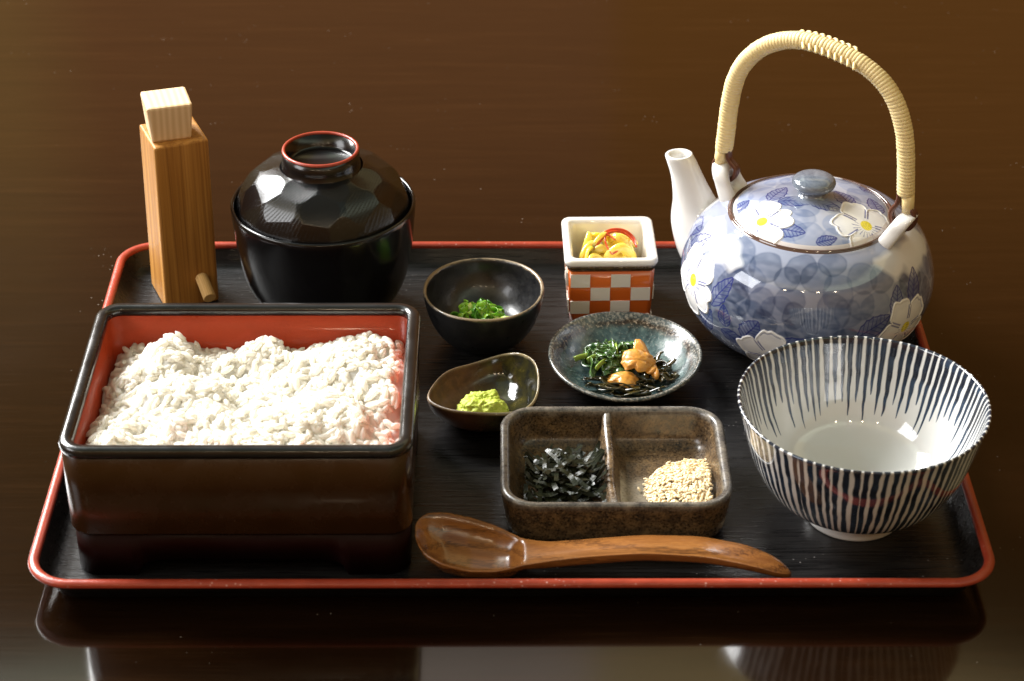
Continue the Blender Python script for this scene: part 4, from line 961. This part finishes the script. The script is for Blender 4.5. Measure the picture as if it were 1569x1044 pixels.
# shredded nori
M_NO = m_food('nori_black_green', (.0055, .0070, .0035), (.022, .025, .012), 500, .34, 0, (1, 1, 1), .001, .4, coat=.0, spec=.30)
no = thing('shredded_nori', 'tangle of shredded black nori strips in the divided dish', 'nori', (DX - .0228, DY, ZF))
fr_ = np.random.default_rng(9)
for i in range(170):
    n = 14; t_ = np.linspace(-1, 1, n); cx, cy = fr_.normal(.0005, .0105), fr_.normal(-.0045, .0096); ang = fr_.normal(.35, 1.0); L = fr_.uniform(.0065, .0130)
    mx_, my_ = .0178 - L * abs(math.cos(ang)), .0260 - L * abs(math.sin(ang)); cx, cy = np.clip(cx * .8, -mx_, mx_ + .001), np.clip(cy, -my_ - .002, my_)
    X = np.clip(cx + L * t_ * math.cos(ang), -.0175, .0190); Y = np.clip(cy + L * t_ * math.sin(ang), -.0300, .0270)
    hmax = .0150 * math.exp(-(cx / .018) ** 2 - ((cy + .007) / .019) ** 2)
    edge_l = np.maximum(0, np.maximum(np.abs(X) - .0135, np.abs(Y) - .0230)) * 1.1
    Z_ = .0072 + hmax * fr_.uniform(.15, 1.0) + edge_l + fr_.normal(0, .15) * L * t_ * .7 + fr_.normal(0, .0009) * np.cos(t_ * 2.2) + .0006 * np.sin(t_ * 4 + i)
    Z_ = np.maximum(Z_, .0068); tl = fr_.normal(0, .26); tw = fr_.normal(0, .4)
    Nn = np.stack([-math.sin(ang) * np.sin(tl + tw * t_), math.cos(ang) * np.sin(tl + tw * t_), np.cos(tl + tw * t_)], -1)
    V, F = ribbon(np.stack([X, Y, Z_], -1), Nn, fr_.uniform(.0016, .0027), .00018); mesh('nori_strip', V, F, M_NO, no, smooth=False)

# sesame
M_SE = m_food('sesame_toasted', (.70, .53, .29), (.82, .68, .44), 90, .42, .15, (1, .7, .4), .0008, .15, coat=.05)
ses = thing('sesame_seeds', 'heap of toasted pale sesame seeds in the divided dish', 'sesame', (DX + .0245, DY, ZF))
def ses_h(x, y): return .0062 + .0092 * np.clip(1 - np.hypot((x - .0150) / .0265, (y + .0070) / .0260) ** 1.25, 0, 1)
def seed_mesh(L, w):
    k, m = 8, 6; s = np.linspace(0, 1, m + 1); pr_ = np.sin(PI * np.clip(s, .03, .97)) ** .75 * (1.12 - .45 * s); a = ring(k)
    V = np.stack([np.repeat((s[:, None] - .5) * L, k, 1), pr_[:, None] * w / 2 * np.cos(a), pr_[:, None] * w / 2 * .62 * np.sin(a)], -1).reshape(-1, 3)
    F = gridF(m + 1, k, wv=True).tolist() + [list(range(k))[::-1], list(range(m * k, (m + 1) * k))]; return V, F
sv_ = [seed_mesh(fr_.uniform(.0026, .0032), fr_.uniform(.0015, .0018)) for _ in range(6)]; smesh = []
for v, f in sv_:
    me = bpy.data.meshes.new('sesame_seed'); me.from_pydata(v.tolist(), [], f); me.polygons.foreach_set('use_smooth', np.ones(len(me.polygons), dtype=bool)); me.materials.append(M_SE); smesh.append(me)
pts = []
while len(pts) < 1350:
    x, y = fr_.uniform(-.0150, .0192), fr_.uniform(-.0290, .0170); h = float(ses_h(x, y))
    if h < .0068: 
        if fr_.random() > .006: continue
    pts.append((x, y, h + fr_.normal(0, .0004) + .0004, h))
pts += [(.0020, .0130, .0072, 0), (-.0095, .0035, .0068, 0), (.0105, .0180, .0075, 0), (-.0130, -.0050, .0070, 0)]
sc_o = sorted(range(len(pts)), key=lambda i: -(pts[i][2] - pts[i][3])); one = set(sc_o[:300]); VV, FF, b0 = [], [], 0
for i, (x, y, z, h) in enumerate(pts):
    gx_ = (ses_h(x + .0005, y) - ses_h(x - .0005, y)) / .001; gy_ = (ses_h(x, y + .0005) - ses_h(x, y - .0005)) / .001
    nrm = Vector((-gx_, -gy_, 1)).normalized(); Rm = nrm.to_track_quat('Z', 'Y').to_matrix() @ Matrix.Rotation(fr_.uniform(0, 6.3), 3, 'Z') @ Matrix.Rotation(fr_.normal(0, .28), 3, 'Y') @ Matrix.Rotation(fr_.normal(0, .4), 3, 'X')
    if i in one:
        o = bpy.data.objects.new('sesame_seed', smesh[i % 6]); COL.objects.link(o); o.parent = ses; o.matrix_local = Matrix.Translation((x, y, z)) @ Rm.to_4x4()
    else:
        v, f = sv_[i % 6]; VV.append(v @ np.array(Rm).T + np.array([x, y, z])); FF += [[q + b0 for q in ff] for ff in f]; b0 += len(v)
me = bpy.data.meshes.new('sesame_mass'); me.from_pydata(np.vstack(VV).tolist(), [], FF); me.polygons.foreach_set('use_smooth', np.ones(len(me.polygons), dtype=bool)); me.materials.append(M_SE)
o = bpy.data.objects.new('sesame_mass', me); COL.objects.link(o); o.parent = ses; tag(o, kind='stuff')
